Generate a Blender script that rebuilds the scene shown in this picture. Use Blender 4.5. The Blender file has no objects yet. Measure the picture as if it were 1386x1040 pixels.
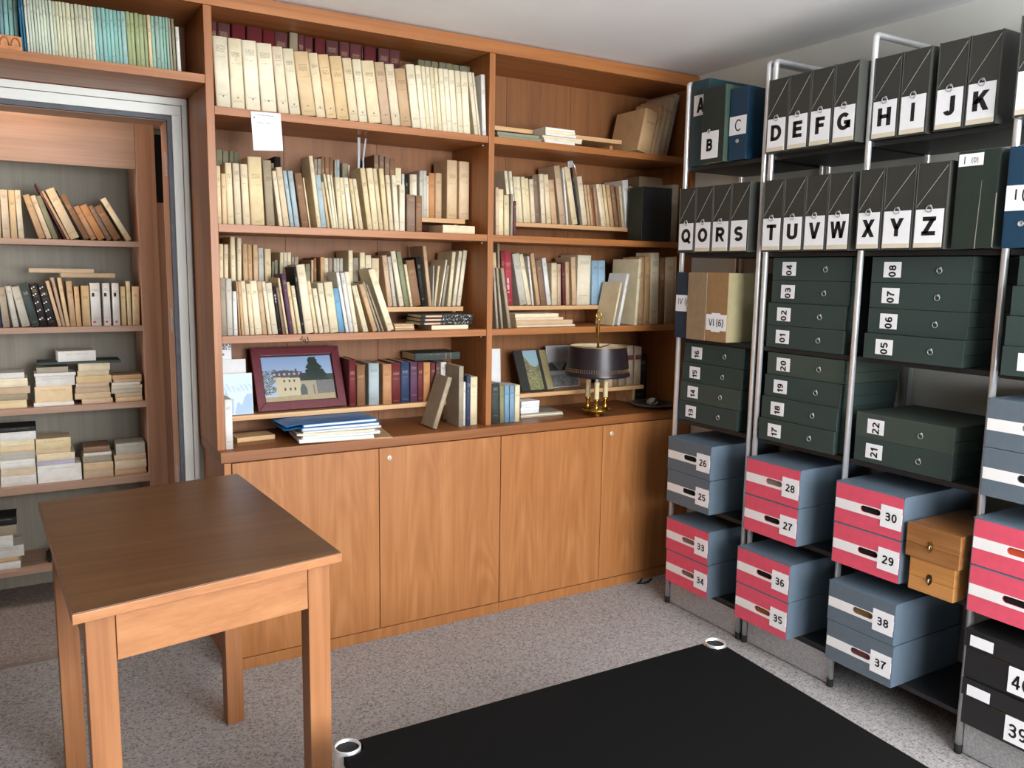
import bpy, bmesh, math, random
from mathutils import Vector, Matrix

random.seed(7)
SC = bpy.context.scene
COL = SC.collection
PI = math.pi

# ------------------------------------------------------------------ camera
cam_d = bpy.data.cameras.new('camera')
cam_d.sensor_width = 36.0
cam_d.lens = 1120.57 / 1386.0 * 36.0
cam_d.clip_start = 0.05
cam = bpy.data.objects.new('camera', cam_d)
COL.objects.link(cam)
YAW, PITCH, ROLL = 0.5413, -0.1366, 0.0157
_f = Vector((math.sin(YAW) * math.cos(PITCH), math.cos(YAW) * math.cos(PITCH), math.sin(PITCH)))
_r = Vector((math.cos(YAW), -math.sin(YAW), 0.0))
_u = _r.cross(_f)
_r, _u = _r * math.cos(ROLL) + _u * math.sin(ROLL), _u * math.cos(ROLL) - _r * math.sin(ROLL)
_m = Matrix((_r, _u, -_f)).transposed().to_4x4()
_m.translation = Vector((-0.6069, -3.088, 1.5122))
cam.matrix_world = _m
SC.camera = cam

# ------------------------------------------------------------------ colour management
SC.view_settings.view_transform = 'Standard'
SC.view_settings.look = 'None'
SC.view_settings.exposure = 0.0
SC.view_settings.gamma = 1.0
SC.view_settings.use_curve_mapping = False
SC.cycles.use_denoising = True
SC.cycles.max_bounces = 8
SC.cycles.diffuse_bounces = 5
SC.cycles.glossy_bounces = 3
SC.cycles.caustics_reflective = False
SC.cycles.caustics_refractive = False
SC.cycles.sample_clamp_indirect = 6.0

# ------------------------------------------------------------------ world sky and daylight
world = bpy.data.worlds.new('sky')
SC.world = world
world.use_nodes = True
_bg = world.node_tree.nodes['Background']
_bg.inputs['Color'].default_value = (0.62, 0.78, 1.0, 1)
_bg.inputs['Strength'].default_value = 1.0


def area_light(name, loc, target, sx, sy, power, color):
    d = bpy.data.lights.new(name, 'AREA')
    d.shape = 'RECTANGLE'
    d.size, d.size_y = sx, sy
    d.energy = power
    d.color = color
    o = bpy.data.objects.new(name, d)
    o.location = loc
    o.rotation_euler = (Vector(target) - Vector(loc)).to_track_quat('-Z', 'Y').to_euler()
    COL.objects.link(o)
    return o


# daylight entering through the window of the room and the window of the next room
area_light('window_daylight', (0.95, -4.30, 1.60), (0.95, 0, 1.45), 2.1, 1.35, 205, (0.95, 0.97, 1.0))
area_light('next_room_daylight', (-2.25, 0.72, 1.55), (0.0, 0.78, 1.3), 0.45, 1.3, 18, (0.92, 0.96, 1.0))

sun_d = bpy.data.lights.new('sun', 'SUN')
sun_d.energy = 30.0
sun_d.angle = 0.02
sun_d.color = (1.0, 0.97, 0.93)
sun = bpy.data.objects.new('sun', sun_d)
sun.rotation_euler = Vector((0.12, 0.50, -0.86)).to_track_quat('-Z', 'Y').to_euler()
COL.objects.link(sun)

# ------------------------------------------------------------------ mesh helpers


def link(name, me, parent=None, loc=None, rot=None):
    o = bpy.data.objects.new(name, me)
    COL.objects.link(o)
    if parent is not None:
        o.parent = parent
    if loc is not None:
        o.location = loc
    if rot is not None:
        o.rotation_euler = rot
    return o


def thing(name, label, cat, loc=(0, 0, 0), rotz=0.0, group=None, rot=None):
    o = bpy.data.objects.new(name, None)
    COL.objects.link(o)
    o.location = loc
    o.rotation_euler = rot if rot is not None else (0, 0, rotz)
    o.empty_display_size = 0.05
    o['label'] = label
    o['category'] = cat
    if group:
        o['group'] = group
    return o


def tag(o, label, cat, group=None):
    o['label'] = label
    o['category'] = cat
    if group:
        o['group'] = group
    return o


def struct(o):
    o['kind'] = 'structure'
    return o


class MB:
    def __init__(self):
        self.v, self.f, self.m, self.s = [], [], [], []

    def face(self, pts, mat=0, smooth=False):
        n = len(self.v)
        self.v.extend(pts)
        self.f.append(tuple(range(n, n + len(pts))))
        self.m.append(mat)
        self.s.append(smooth)

    def box(self, x0, x1, y0, y1, z0, z1, mat=0):
        n = len(self.v)
        self.v += [(x0, y0, z0), (x1, y0, z0), (x1, y1, z0), (x0, y1, z0), (x0, y0, z1), (x1, y0, z1), (x1, y1, z1), (x0, y1, z1)]
        for q in ((0, 3, 2, 1), (4, 5, 6, 7), (0, 1, 5, 4), (1, 2, 6, 5), (2, 3, 7, 6), (3, 0, 4, 7)):
            self.f.append(tuple(n + i for i in q))
            self.m.append(mat)
            self.s.append(False)
        return self

    def prism(self, poly, lo, hi, axis='z', mat=0, smooth=False):
        """extrude polygon; axis z: poly in xy; axis y: poly in xz; axis x: poly in yz"""
        def P(a, b, c):
            return (a, b, c) if axis == 'z' else ((a, c, b) if axis == 'y' else (c, a, b))
        n = len(self.v)
        k = len(poly)
        self.v += [P(a, b, lo) for a, b in poly] + [P(a, b, hi) for a, b in poly]
        fs = [tuple(n + i for i in range(k))[::-1], tuple(n + k + i for i in range(k))]
        for i in range(k):
            j = (i + 1) % k
            fs.append((n + i, n + j, n + k + j, n + k + i))
        for q, g in enumerate(fs):
            self.f.append(g)
            self.m.append(mat)
            self.s.append(smooth and q > 1)
        return self

    def lathe(self, prof, c=(0, 0, 0), n=24, mat=0, smooth=True):
        b = len(self.v)
        for r, z in prof:
            for i in range(n):
                a = 2 * PI * i / n
                self.v.append((c[0] + r * math.cos(a), c[1] + r * math.sin(a), c[2] + z))
        for k in range(len(prof) - 1):
            for i in range(n):
                j = (i + 1) % n
                self.f.append((b + k * n + i, b + k * n + j, b + (k + 1) * n + j, b + (k + 1) * n + i))
                self.m.append(mat)
                self.s.append(smooth)
        return self

    def tube(self, pts, r, n=12, mat=0, caps=True):
        pts = [Vector(p) for p in pts]
        b = len(self.v)
        up = None
        for k, p in enumerate(pts):
            if k == 0:
                t = pts[1] - p
            elif k == len(pts) - 1:
                t = p - pts[k - 1]
            else:
                t = (pts[k + 1] - p).normalized() + (p - pts[k - 1]).normalized()
            t.normalize()
            if up is None:
                up = Vector((0, 0, 1)) if abs(t.z) < 0.9 else Vector((1, 0, 0))
            a = t.cross(up).normalized()
            c = a.cross(t).normalized()
            up = c
            for i in range(n):
                w = 2 * PI * i / n
                q = p + a * (r * math.cos(w)) + c * (r * math.sin(w))
                self.v.append(tuple(q))
        for k in range(len(pts) - 1):
            for i in range(n):
                j = (i + 1) % n
                self.f.append((b + k * n + i, b + (k + 1) * n + i, b + (k + 1) * n + j, b + k * n + j))
                self.m.append(mat)
                self.s.append(True)
        if caps:
            self.f.append(tuple(b + i for i in range(n)))
            self.f.append(tuple(b + (len(pts) - 1) * n + i for i in range(n))[::-1])
            self.m += [mat, mat]
            self.s += [False, False]
        return self

    def mesh(self, name, mats):
        me = bpy.data.meshes.new(name)
        me.from_pydata([tuple(p) for p in self.v], [], self.f)
        for m in (mats if isinstance(mats, (list, tuple)) else [mats]):
            me.materials.append(m)
        me.polygons.foreach_set('material_index', self.m)
        me.polygons.foreach_set('use_smooth', self.s)
        bm = bmesh.new()
        bm.from_mesh(me)
        bmesh.ops.recalc_face_normals(bm, faces=bm.faces)
        bm.to_mesh(me)
        bm.free()
        me.update()
        return me

    def build(self, name, mats, parent=None, loc=None, rot=None, bevel=0.0):
        o = link(name, self.mesh(name, mats), parent, loc, rot)
        if bevel:
            md = o.modifiers.new('edge', 'BEVEL')
            md.width = bevel
            md.segments = 2
            md.limit_method = 'ANGLE'
            md.angle_limit = math.radians(40)
        return o


def plate_with_hole(x0, x1, z0, z1, hole, y, depth):
    """flat plate in xz facing -y with a hole (list of xz points) and a rim going back by depth"""
    bm = bmesh.new()
    out = [bm.verts.new((a, y, b)) for a, b in ((x0, z0), (x1, z0), (x1, z1), (x0, z1))]
    inn = [bm.verts.new((a, y, b)) for a, b in hole]
    es = []
    for ring in (out, inn):
        for i in range(len(ring)):
            es.append(bm.edges.new((ring[i], ring[(i + 1) % len(ring)])))
    bmesh.ops.triangle_fill(bm, use_beauty=True, edges=es)
    bmesh.ops.recalc_face_normals(bm, faces=bm.faces)
    for fc in bm.faces:
        if fc.normal.y > 0:
            fc.normal_flip()
    back = [bm.verts.new((a, y + depth, b)) for a, b in hole]
    for i in range(len(inn)):
        j = (i + 1) % len(inn)
        bm.faces.new((inn[i], inn[j], back[j], back[i]))
    # outer rim
    ob = [bm.verts.new((v.co.x, y + depth, v.co.z)) for v in out]
    for i in range(4):
        j = (i + 1) % 4
        bm.faces.new((out[j], out[i], ob[i], ob[j]))
    return bm


def bm_build(bm, name, m, parent):
    me = bpy.data.meshes.new(name)
    bm.to_mesh(me)
    bm.free()
    me.materials.append(m)
    return link(name, me, parent)


# ------------------------------------------------------------------ materials


def lin(c):
    return tuple(((x / 255) / 12.92 if x / 255 <= 0.04045 else ((x / 255 + 0.055) / 1.055) ** 2.4) for x in c) + (1.0,)


def new_mat(name, rough=0.6, metal=0.0):
    m = bpy.data.materials.new(name)
    m.use_nodes = True
    nt = m.node_tree
    b = nt.nodes['Principled BSDF']
    b.inputs['Roughness'].default_value = rough
    b.inputs['Metallic'].default_value = metal
    return m, nt, b


def N(nt, kind, **kw):
    n = nt.nodes.new(kind)
    for k, v in kw.items():
        if k in n.inputs:
            n.inputs[k].default_value = v
        else:
            setattr(n, k, v)
    return n


def ramp(nt, stops):
    r = nt.nodes.new('ShaderNodeValToRGB')
    e = r.color_ramp.elements
    while len(e) < len(stops):
        e.new(0.5)
    for i, (p, c) in enumerate(stops):
        e[i].position = p
        e[i].color = c
    return r


def plain(name, rgb, rough=0.6, metal=0.0, var=0.06, scale=30.0, bump=0.0):
    """one colour broken up a little by noise"""
    m, nt, b = new_mat(name, rough, metal)
    tc = N(nt, 'ShaderNodeTexCoord')
    nz = N(nt, 'ShaderNodeTexNoise', Scale=scale, Detail=3.0)
    nt.links.new(tc.outputs['Object'], nz.inputs['Vector'])
    c = lin(rgb)
    lo = tuple(x * (1 - var * 2) for x in c[:3]) + (1,)
    hi = tuple(min(1, x * (1 + var * 2)) for x in c[:3]) + (1,)
    r = ramp(nt, [(0.3, lo), (0.7, hi)])
    nt.links.new(nz.outputs['Fac'], r.inputs['Fac'])
    nt.links.new(r.outputs['Color'], b.inputs['Base Color'])
    if bump:
        bp = N(nt, 'ShaderNodeBump', Strength=bump, Distance=0.001)
        nt.links.new(nz.outputs['Fac'], bp.inputs['Height'])
        nt.links.new(bp.outputs['Normal'], b.inputs['Normal'])
    return m


def wood(name, dark, mid, light, axis='z', rough=0.45, cathedral=0.0, cs=(1.6, 26.0), fine=1.0, coat=0.0, arches=False):
    m, nt, b = new_mat(name, rough)
    tc = N(nt, 'ShaderNodeTexCoord')
    oi = N(nt, 'ShaderNodeObjectInfo')
    add = N(nt, 'ShaderNodeVectorMath', operation='MULTIPLY_ADD')
    add.inputs[1].default_value = (1, 1, 1)
    nt.links.new(tc.outputs['Object'], add.inputs[0])
    sc = N(nt, 'ShaderNodeVectorMath', operation='SCALE')
    cmb = N(nt, 'ShaderNodeCombineXYZ')
    for i in range(3):
        nt.links.new(oi.outputs['Random'], cmb.inputs[i])
    nt.links.new(cmb.outputs[0], sc.inputs[0])
    sc.inputs['Scale'].default_value = 7.0
    nt.links.new(sc.outputs[0], add.inputs[2])
    long_, cross = 1.3, 34.0
    v = {'x': (long_, cross, cross), 'y': (cross, long_, cross), 'z': (cross, cross, long_)}[axis]
    mp = N(nt, 'ShaderNodeMapping')
    mp.inputs['Scale'].default_value = v
    nt.links.new(add.outputs[0], mp.inputs['Vector'])
    n1 = N(nt, 'ShaderNodeTexNoise', Scale=1.0, Detail=5.0, Roughness=0.6, Distortion=0.3)
    nt.links.new(mp.outputs[0], n1.inputs['Vector'])
    mp2 = N(nt, 'ShaderNodeMapping')
    mp2.inputs['Scale'].default_value = tuple(x * (6.0 if x > 5 else 3.0) for x in v)
    nt.links.new(add.outputs[0], mp2.inputs['Vector'])
    n2 = N(nt, 'ShaderNodeTexNoise', Scale=1.0, Detail=3.0)
    nt.links.new(mp2.outputs[0], n2.inputs['Vector'])
    fac = N(nt, 'ShaderNodeMath', operation='MULTIPLY_ADD')
    nt.links.new(n2.outputs['Fac'], fac.inputs[0])
    fac.inputs[1].default_value = 0.35 * fine
    nt.links.new(n1.outputs['Fac'], fac.inputs[2])
    last = fac
    if cathedral:
        lo, hi = 0.55, 3.2
        w = {'x': (lo, hi, hi), 'y': (hi, lo, hi), 'z': (hi, hi, lo)}[axis]
        mp3 = N(nt, 'ShaderNodeMapping')
        mp3.inputs['Scale'].default_value = w
        nt.links.new(add.outputs[0], mp3.inputs['Vector'])
        n3 = N(nt, 'ShaderNodeTexNoise', Scale=cs[0], Detail=1.0, Roughness=0.3, Distortion=0.2)
        nt.links.new(mp3.outputs[0], n3.inputs['Vector'])
        mu = N(nt, 'ShaderNodeMath', operation='MULTIPLY')
        nt.links.new(n3.outputs['Fac'], mu.inputs[0])
        mu.inputs[1].default_value = cs[1] * 6.283
        si = N(nt, 'ShaderNodeMath', operation='SINE')
        nt.links.new(mu.outputs[0], si.inputs[0])
        ma = N(nt, 'ShaderNodeMath', operation='MULTIPLY_ADD')
        nt.links.new(si.outputs[0], ma.inputs[0])
        ma.inputs[1].default_value = cathedral
        nt.links.new(fac.outputs[0], ma.inputs[2])
        last = ma
    if arches:
        # flame figure: nested arches, one column for each veneer leaf
        sp = N(nt, 'ShaderNodeSeparateXYZ')
        nt.links.new(add.outputs[0], sp.inputs[0])

        def mth(op, a, b=None, c=None):
            n = N(nt, 'ShaderNodeMath', operation=op)
            for i, q in enumerate((a, b, c)):
                if q is None:
                    continue
                if isinstance(q, (int, float)):
                    n.inputs[i].default_value = q
                else:
                    nt.links.new(q, n.inputs[i])
            return n.outputs[0]
        wob = N(nt, 'ShaderNodeTexNoise', Scale=2.2, Detail=2.0)
        nt.links.new(add.outputs[0], wob.inputs['Vector'])
        xx = mth('MULTIPLY_ADD', wob.outputs['Fac'], 0.10, sp.outputs['X'])
        xf = mth('SUBTRACT', mth('FRACT', mth('DIVIDE', xx, 0.29)), 0.5)
        x2 = mth('MULTIPLY', mth('MULTIPLY', xf, xf), 26.0)
        zz = mth('MULTIPLY_ADD', sp.outputs['Z'], 3.4, x2)
        ph = mth('MULTIPLY_ADD', wob.outputs['Fac'], 2.2, zz)
        sn_ = mth('SINE', mth('MULTIPLY', ph, 6.283))
        fade = mth('MAXIMUM', mth('SUBTRACT', 1.0, mth('MULTIPLY', mth('ABSOLUTE', xf), 2.6)), 0.0)
        fin = mth('MULTIPLY_ADD', mth('MULTIPLY', sn_, fade), 0.12, last.outputs[0])
        last = fin.node
    r = ramp(nt, [(0.40, lin(dark)), (0.68, lin(mid)), (0.95, lin(light))])
    nt.links.new(last.outputs[0], r.inputs['Fac'])
    nt.links.new(r.outputs['Color'], b.inputs['Base Color'])
    bp = N(nt, 'ShaderNodeBump', Strength=0.05, Distance=0.001)
    nt.links.new(n2.outputs['Fac'], bp.inputs['Height'])
    nt.links.new(bp.outputs['Normal'], b.inputs['Normal'])
    if coat:
        b.inputs['Coat Weight'].default_value = coat
        b.inputs['Coat Roughness'].default_value = 0.25
    return m


def carpet(name, base, dark, light):
    m, nt, b = new_mat(name, 0.95)
    tc = N(nt, 'ShaderNodeTexCoord')
    vo = N(nt, 'ShaderNodeTexVoronoi', Scale=170.0)
    nt.links.new(tc.outputs['Object'], vo.inputs['Vector'])
    sep = N(nt, 'ShaderNodeSeparateColor')
    nt.links.new(vo.outputs['Color'], sep.inputs['Color'])
    r = ramp(nt, [(0.0, lin(dark)), (0.12, lin(dark)), (0.28, lin(base)), (0.75, lin(base)), (0.95, lin(light))])
    nt.links.new(sep.outputs[0], r.inputs['Fac'])
    nz = N(nt, 'ShaderNodeTexNoise', Scale=55.0, Detail=4.0)
    nt.links.new(tc.outputs['Object'], nz.inputs['Vector'])
    r2 = ramp(nt, [(0.33, (0.90, 0.90, 0.90, 1)), (0.62, (1.04, 1.04, 1.04, 1))])
    nt.links.new(nz.outputs['Fac'], r2.inputs['Fac'])
    mx = N(nt, 'ShaderNodeMix', data_type='RGBA', blend_type='MULTIPLY')
    mx.inputs['Factor'].default_value = 1.0
    nt.links.new(r.outputs['Color'], mx.inputs['A'])
    nt.links.new(r2.outputs['Color'], mx.inputs['B'])
    nt.links.new(mx.outputs['Result'], b.inputs['Base Color'])
    bp = N(nt, 'ShaderNodeBump', Strength=0.35, Distance=0.002)
    nt.links.new(nz.outputs['Fac'], bp.inputs['Height'])
    nt.links.new(bp.outputs['Normal'], b.inputs['Normal'])
    return m


def book_mat(name, rgb, ink=(70, 55, 45), amount=0.55, rough=0.75, stain=True):
    """cover cloth or paper: tone differs from book to book, faint print on the spine"""
    m, nt, b = new_mat(name, rough)
    tc = N(nt, 'ShaderNodeTexCoord')
    oi = N(nt, 'ShaderNodeObjectInfo')
    sep = N(nt, 'ShaderNodeSeparateXYZ')
    nt.links.new(tc.outputs['Generated'], sep.inputs[0])
    c = lin(rgb)
    hsv = N(nt, 'ShaderNodeHueSaturation')
    hsv.inputs['Color'].default_value = c
    mr = N(nt, 'ShaderNodeMapRange')
    nt.links.new(oi.outputs['Random'], mr.inputs['Value'])
    mr.inputs['To Min'].default_value = 0.90
    mr.inputs['To Max'].default_value = 1.08
    nt.links.new(mr.outputs[0], hsv.inputs['Value'])
    mr2 = N(nt, 'ShaderNodeMath', operation='FRACT')
    mu = N(nt, 'ShaderNodeMath', operation='MULTIPLY')
    nt.links.new(oi.outputs['Random'], mu.inputs[0])
    mu.inputs[1].default_value = 17.3
    nt.links.new(mu.outputs[0], mr2.inputs[0])
    mr3 = N(nt, 'ShaderNodeMapRange')
    nt.links.new(mr2.outputs[0], mr3.inputs['Value'])
    mr3.inputs['To Min'].default_value = 0.70
    mr3.inputs['To Max'].default_value = 1.05
    nt.links.new(mr3.outputs[0], hsv.inputs['Saturation'])
    # stains
    nz = N(nt, 'ShaderNodeTexNoise', Scale=22.0, Detail=4.0)
    va = N(nt, 'ShaderNodeVectorMath', operation='ADD')
    cx = N(nt, 'ShaderNodeCombineXYZ')
    nt.links.new(mu.outputs[0], cx.inputs[0])
    nt.links.new(tc.outputs['Object'], va.inputs[0])
    nt.links.new(cx.outputs[0], va.inputs[1])
    nt.links.new(va.outputs[0], nz.inputs['Vector'])
    st = ramp(nt, [(0.3, (0.90, 0.87, 0.82, 1)), (0.6, (1, 1, 1, 1))])
    nt.links.new(nz.outputs['Fac'], st.inputs['Fac'])
    mx = N(nt, 'ShaderNodeMix', data_type='RGBA', blend_type='MULTIPLY')
    mx.inputs['Factor'].default_value = 1.0 if stain else 0.3
    nt.links.new(hsv.outputs['Color'], mx.inputs['A'])
    nt.links.new(st.outputs['Color'], mx.inputs['B'])
    # print on the spine: bands of small marks
    mp = N(nt, 'ShaderNodeMapping')
    mp.inputs['Scale'].default_value = (420, 1, 260)
    nt.links.new(va.outputs[0], mp.inputs['Vector'])
    n2 = N(nt, 'ShaderNodeTexNoise', Scale=1.0, Detail=1.0)
    nt.links.new(mp.outputs[0], n2.inputs['Vector'])
    gt = N(nt, 'ShaderNodeMath', operation='GREATER_THAN')
    nt.links.new(n2.outputs['Fac'], gt.inputs[0])
    gt.inputs[1].default_value = 0.52
    # shifted height
    sh = N(nt, 'ShaderNodeMath', operation='MULTIPLY_ADD')
    nt.links.new(mr2.outputs[0], sh.inputs[0])
    sh.inputs[1].default_value = 0.16
    nt.links.new(sep.outputs['Z'], sh.inputs[2])
    band = ramp(nt, [(0.0, (0, 0, 0, 1)), (0.17, (0, 0, 0, 1)), (0.18, (0.8, 0.8, 0.8, 1)), (0.21, (0, 0, 0, 1)),
                     (0.72, (0, 0, 0, 1)), (0.73, (0.7, 0.7, 0.7, 1)), (0.745, (0, 0, 0, 1)),
                     (0.82, (0, 0, 0, 1)), (0.825, (1, 1, 1, 1)), (0.89, (1, 1, 1, 1)), (0.895, (0, 0, 0, 1))])
    band.color_ramp.interpolation = 'CONSTANT'
    nt.links.new(sh.outputs[0], band.inputs['Fac'])
    ins = ramp(nt, [(0.0, (0, 0, 0, 1)), (0.18, (1, 1, 1, 1)), (0.82, (0, 0, 0, 1))])
    ins.color_ramp.interpolation = 'CONSTANT'
    nt.links.new(sep.outputs['X'], ins.inputs['Fac'])
    sp = N(nt, 'ShaderNodeMath', operation='LESS_THAN')
    nt.links.new(sep.outputs['Y'], sp.inputs[0])
    sp.inputs[1].default_value = 0.02
    cur = gt.outputs[0]
    for other in (band.outputs['Color'], ins.outputs['Color'], sp.outputs[0]):
        mm = N(nt, 'ShaderNodeMath', operation='MULTIPLY')
        nt.links.new(cur, mm.inputs[0])
        nt.links.new(other, mm.inputs[1])
        cur = mm.outputs[0]
    mm = N(nt, 'ShaderNodeMath', operation='MULTIPLY')
    nt.links.new(cur, mm.inputs[0])
    mm.inputs[1].default_value = amount
    mx2 = N(nt, 'ShaderNodeMix', data_type='RGBA')
    nt.links.new(mm.outputs[0], mx2.inputs['Factor'])
    nt.links.new(mx.outputs['Result'], mx2.inputs['A'])
    mx2.inputs['B'].default_value = lin(ink)
    nt.links.new(mx2.outputs['Result'], b.inputs['Base Color'])
    return m


def pages_mat(name, rgb):
    m, nt, b = new_mat(name, 0.9)
    tc = N(nt, 'ShaderNodeTexCoord')
    mp = N(nt, 'ShaderNodeMapping')
    mp.inputs['Scale'].default_value = (900, 6, 6)
    nt.links.new(tc.outputs['Object'], mp.inputs['Vector'])
    nz = N(nt, 'ShaderNodeTexNoise', Scale=1.0, Detail=2.0)
    nt.links.new(mp.outputs[0], nz.inputs['Vector'])
    c = lin(rgb)
    r = ramp(nt, [(0.35, tuple(x * 0.72 for x in c[:3]) + (1,)), (0.6, c)])
    nt.links.new(nz.outputs['Fac'], r.inputs['Fac'])
    nt.links.new(r.outputs['Color'], b.inputs['Base Color'])
    return m


def picture_mat(name, rough=0.35):
    m, nt, b = new_mat(name, rough)
    at = N(nt, 'ShaderNodeVertexColor', layer_name='Col')
    nt.links.new(at.outputs['Color'], b.inputs['Base Color'])
    return m


M = {}
M['cherry_h'] = wood('cherry_wood_level', (134, 80, 40), (160, 100, 51), (176, 115, 64), 'x', 0.42)
M['cherry_v'] = wood('cherry_wood_upright', (134, 80, 40), (160, 100, 51), (176, 115, 64), 'z', 0.42)
M['back'] = wood('cherry_veneer_back', (116, 72, 37), (132, 84, 44), (142, 94, 52), 'z', 0.55, 0.03)
M['door'] = wood('beech_veneer', (156, 99, 53), (170, 111, 62), (183, 126, 77), 'z', 0.42, 0.03, (1.1, 11.0), arches=True)
M['top'] = wood('worktop_wood', (122, 73, 37), (143, 88, 46), (158, 102, 57), 'x', 0.42)
M['ledge'] = wood('pale_ledge_wood', (178, 132, 88), (204, 160, 112), (220, 180, 134), 'x', 0.5)
M['desk_top'] = wood('dark_oak_top', (84, 53, 27), (102, 67, 36), (118, 82, 48), 'x', 0.36, 0.05, (3.0, 3.0), 0.5)
M['desk_h'] = wood('oak_level', (152, 98, 60), (172, 116, 73), (184, 130, 86), 'x', 0.45)
M['desk_v'] = wood('oak_upright', (141, 90, 54), (162, 107, 66), (174, 121, 79), 'z', 0.45)
M['room2_h'] = wood('rose_wood_level', (150, 118, 98), (168, 134, 112), (180, 146, 124), 'x', 0.5)
M['room2_v'] = wood('rose_wood_upright', (156, 112, 88), (174, 128, 102), (188, 142, 116), 'z', 0.5)
M['room2_back'] = wood('grey_veneer', (134, 128, 114), (146, 140, 126), (154, 148, 134), 'z', 0.6)
M['cardbox'] = wood('varnished_maple', (118, 76, 40), (142, 94, 52), (158, 110, 66), 'x', 0.4, 0.06, (2.5, 7.0))
M['cardbox2'] = wood('varnished_pine', (162, 108, 56), (184, 128, 70), (196, 142, 86), 'x', 0.4)
M['carpet'] = carpet('grey_fleck_carpet', (164, 160, 158), (126, 122, 121), (182, 178, 176))
M['carpet2'] = carpet('brown_fleck_carpet', (138, 122, 113), (112, 98, 90), (156, 142, 132))
M['ceiling'] = plain('ceiling_paint', (240, 241, 241), 0.9, 0, 0.01, 4)
M['wall'] = plain('wall_paint', (214, 214, 206), 0.9, 0, 0.015, 6)
M['wall_lined'] = plain('book_lined_wall', (96, 86, 76), 0.9, 0, 0.05, 3)  # unseen walls, set dark to cut the light they bounce back
M['white_frame'] = plain('pale_door_frame', (230, 234, 228), 0.45, 0, 0.02, 5)
M['gasket'] = plain('slate_gasket', (84, 88, 96), 0.6)
M['threshold'] = plain('threshold_strip', (150, 140, 132), 0.4, 0.3)
M['chrome'] = plain('chrome_tube', (240, 241, 242), 0.28, 0.72, 0.02)
M['steel'] = plain('brushed_steel', (186, 187, 188), 0.42, 0.6, 0.12, 160)
M['dull_steel'] = plain('dull_steel', (120, 122, 124), 0.4, 0.7, 0.05, 60)
M['shelf_black'] = plain('black_shelf_metal', (26, 27, 29), 0.45, 0.0)
M['black_top'] = plain('black_laminate', (9, 10, 11), 0.7, 0.0, 0.05)
M['black_top'].node_tree.nodes['Principled BSDF'].inputs['Specular IOR Level'].default_value = 0.12
M['rubber'] = plain('black_rubber', (20, 20, 20), 0.8)
M['slate'] = plain('anthracite_plastic', (50, 51, 47), 0.5, 0, 0.03)
M['slate_edge'] = plain('anthracite_edge', (70, 71, 67), 0.45, 0, 0.03)
M['strip'] = plain('clear_strip', (164, 160, 148), 0.4)
M['label'] = plain('white_label', (238, 238, 240), 0.6, 0, 0.01)
M['beige'] = plain('beige_pocket', (214, 204, 180), 0.6, 0, 0.02)
M['ink'] = plain('black_ink', (14, 14, 15), 0.6, 0, 0.0)
M['ink2'] = plain('grey_ink', (92, 92, 96), 0.6, 0, 0.0)
M['green_box'] = plain('dark_green_cloth', (46, 61, 57), 0.6, 0, 0.05, 200, 0.1)
M['green_box2'] = plain('worn_green_cloth', (58, 70, 62), 0.6, 0, 0.05, 200, 0.1)
M['green_seam'] = plain('green_box_seam', (24, 34, 31), 0.7)
M['teal_bind'] = plain('teal_binder_board', (36, 66, 74), 0.45, 0, 0.04)
M['green_bind'] = plain('bottle_green_binder_board', (34, 46, 40), 0.45, 0, 0.04)
M['green_bind2'] = plain('moss_green_binder_board', (62, 84, 72), 0.5, 0, 0.04)
M['blue_bind'] = plain('blue_binder_board', (20, 56, 80), 0.45, 0, 0.04)
M['navy_bind'] = plain('navy_binder_board', (26, 46, 66), 0.45, 0, 0.04)
M['box_grey'] = plain('blue_grey_card', (94, 110, 124), 0.6, 0, 0.02)
M['box_face_grey'] = plain('slate_card_front', (92, 104, 114), 0.6, 0, 0.02)
M['box_face_red'] = plain('raspberry_card_front', (216, 80, 102), 0.6, 0, 0.03)
M['box_band'] = plain('white_card_band', (232, 230, 228), 0.6, 0, 0.01)
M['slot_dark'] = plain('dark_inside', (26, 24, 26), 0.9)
M['slot_brown'] = plain('brown_papers', (150, 110, 60), 0.8)
M['slot_orange'] = plain('orange_papers', (220, 92, 52), 0.8)
M['slot_grey'] = plain('grey_papers', (150, 140, 126), 0.8)
M['slot_red'] = plain('dull_red_papers', (130, 70, 66), 0.8)
M['carton1'] = plain('taupe_carton', (146, 122, 94), 0.7, 0, 0.05)
M['carton2'] = plain('brown_carton', (152, 118, 78), 0.7, 0, 0.05)
M['carton_side'] = plain('khaki_carton_side', (152, 142, 106), 0.7, 0, 0.04)
M['blackbox'] = plain('black_case_board', (22, 22, 24), 0.45, 0, 0.05)
M['brass'] = plain('polished_brass', (208, 168, 78), 0.2, 1.0, 0.03)
M['old_brass'] = plain('tarnished_brass', (110, 88, 50), 0.35, 1.0, 0.05)
M['ivory'] = plain('ivory_sleeve', (214, 196, 150), 0.5, 0, 0.04, 60)
M['shade'] = plain('aubergine_lamp_metal', (36, 28, 32), 0.3, 0.1, 0.03)
M['shade_in'] = plain('cream_shade_lining', (224, 208, 172), 0.6)
M['gold'] = plain('gilt_paint', (190, 148, 92), 0.4, 0.4)
M['glass'] = plain('bulb_glass', (200, 200, 205), 0.1, 0.2)
M['frame_red'] = plain('maroon_frame_wood', (98, 36, 44), 0.4, 0, 0.06, 60)
M['frame_dark'] = plain('dark_frame_lip', (50, 20, 26), 0.5)
M['photo'] = picture_mat('photo_print', 0.3)
M['print'] = picture_mat('matt_print', 0.6)
M['folder_blue'] = plain('blue_folder_card', (8, 112, 172), 0.42, 0, 0.03)
M['paper_white'] = plain('white_paper', (222, 223, 222), 0.7, 0, 0.02)
M['paper_cream'] = plain('cream_paper', (228, 218, 192), 0.75, 0, 0.03)
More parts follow.
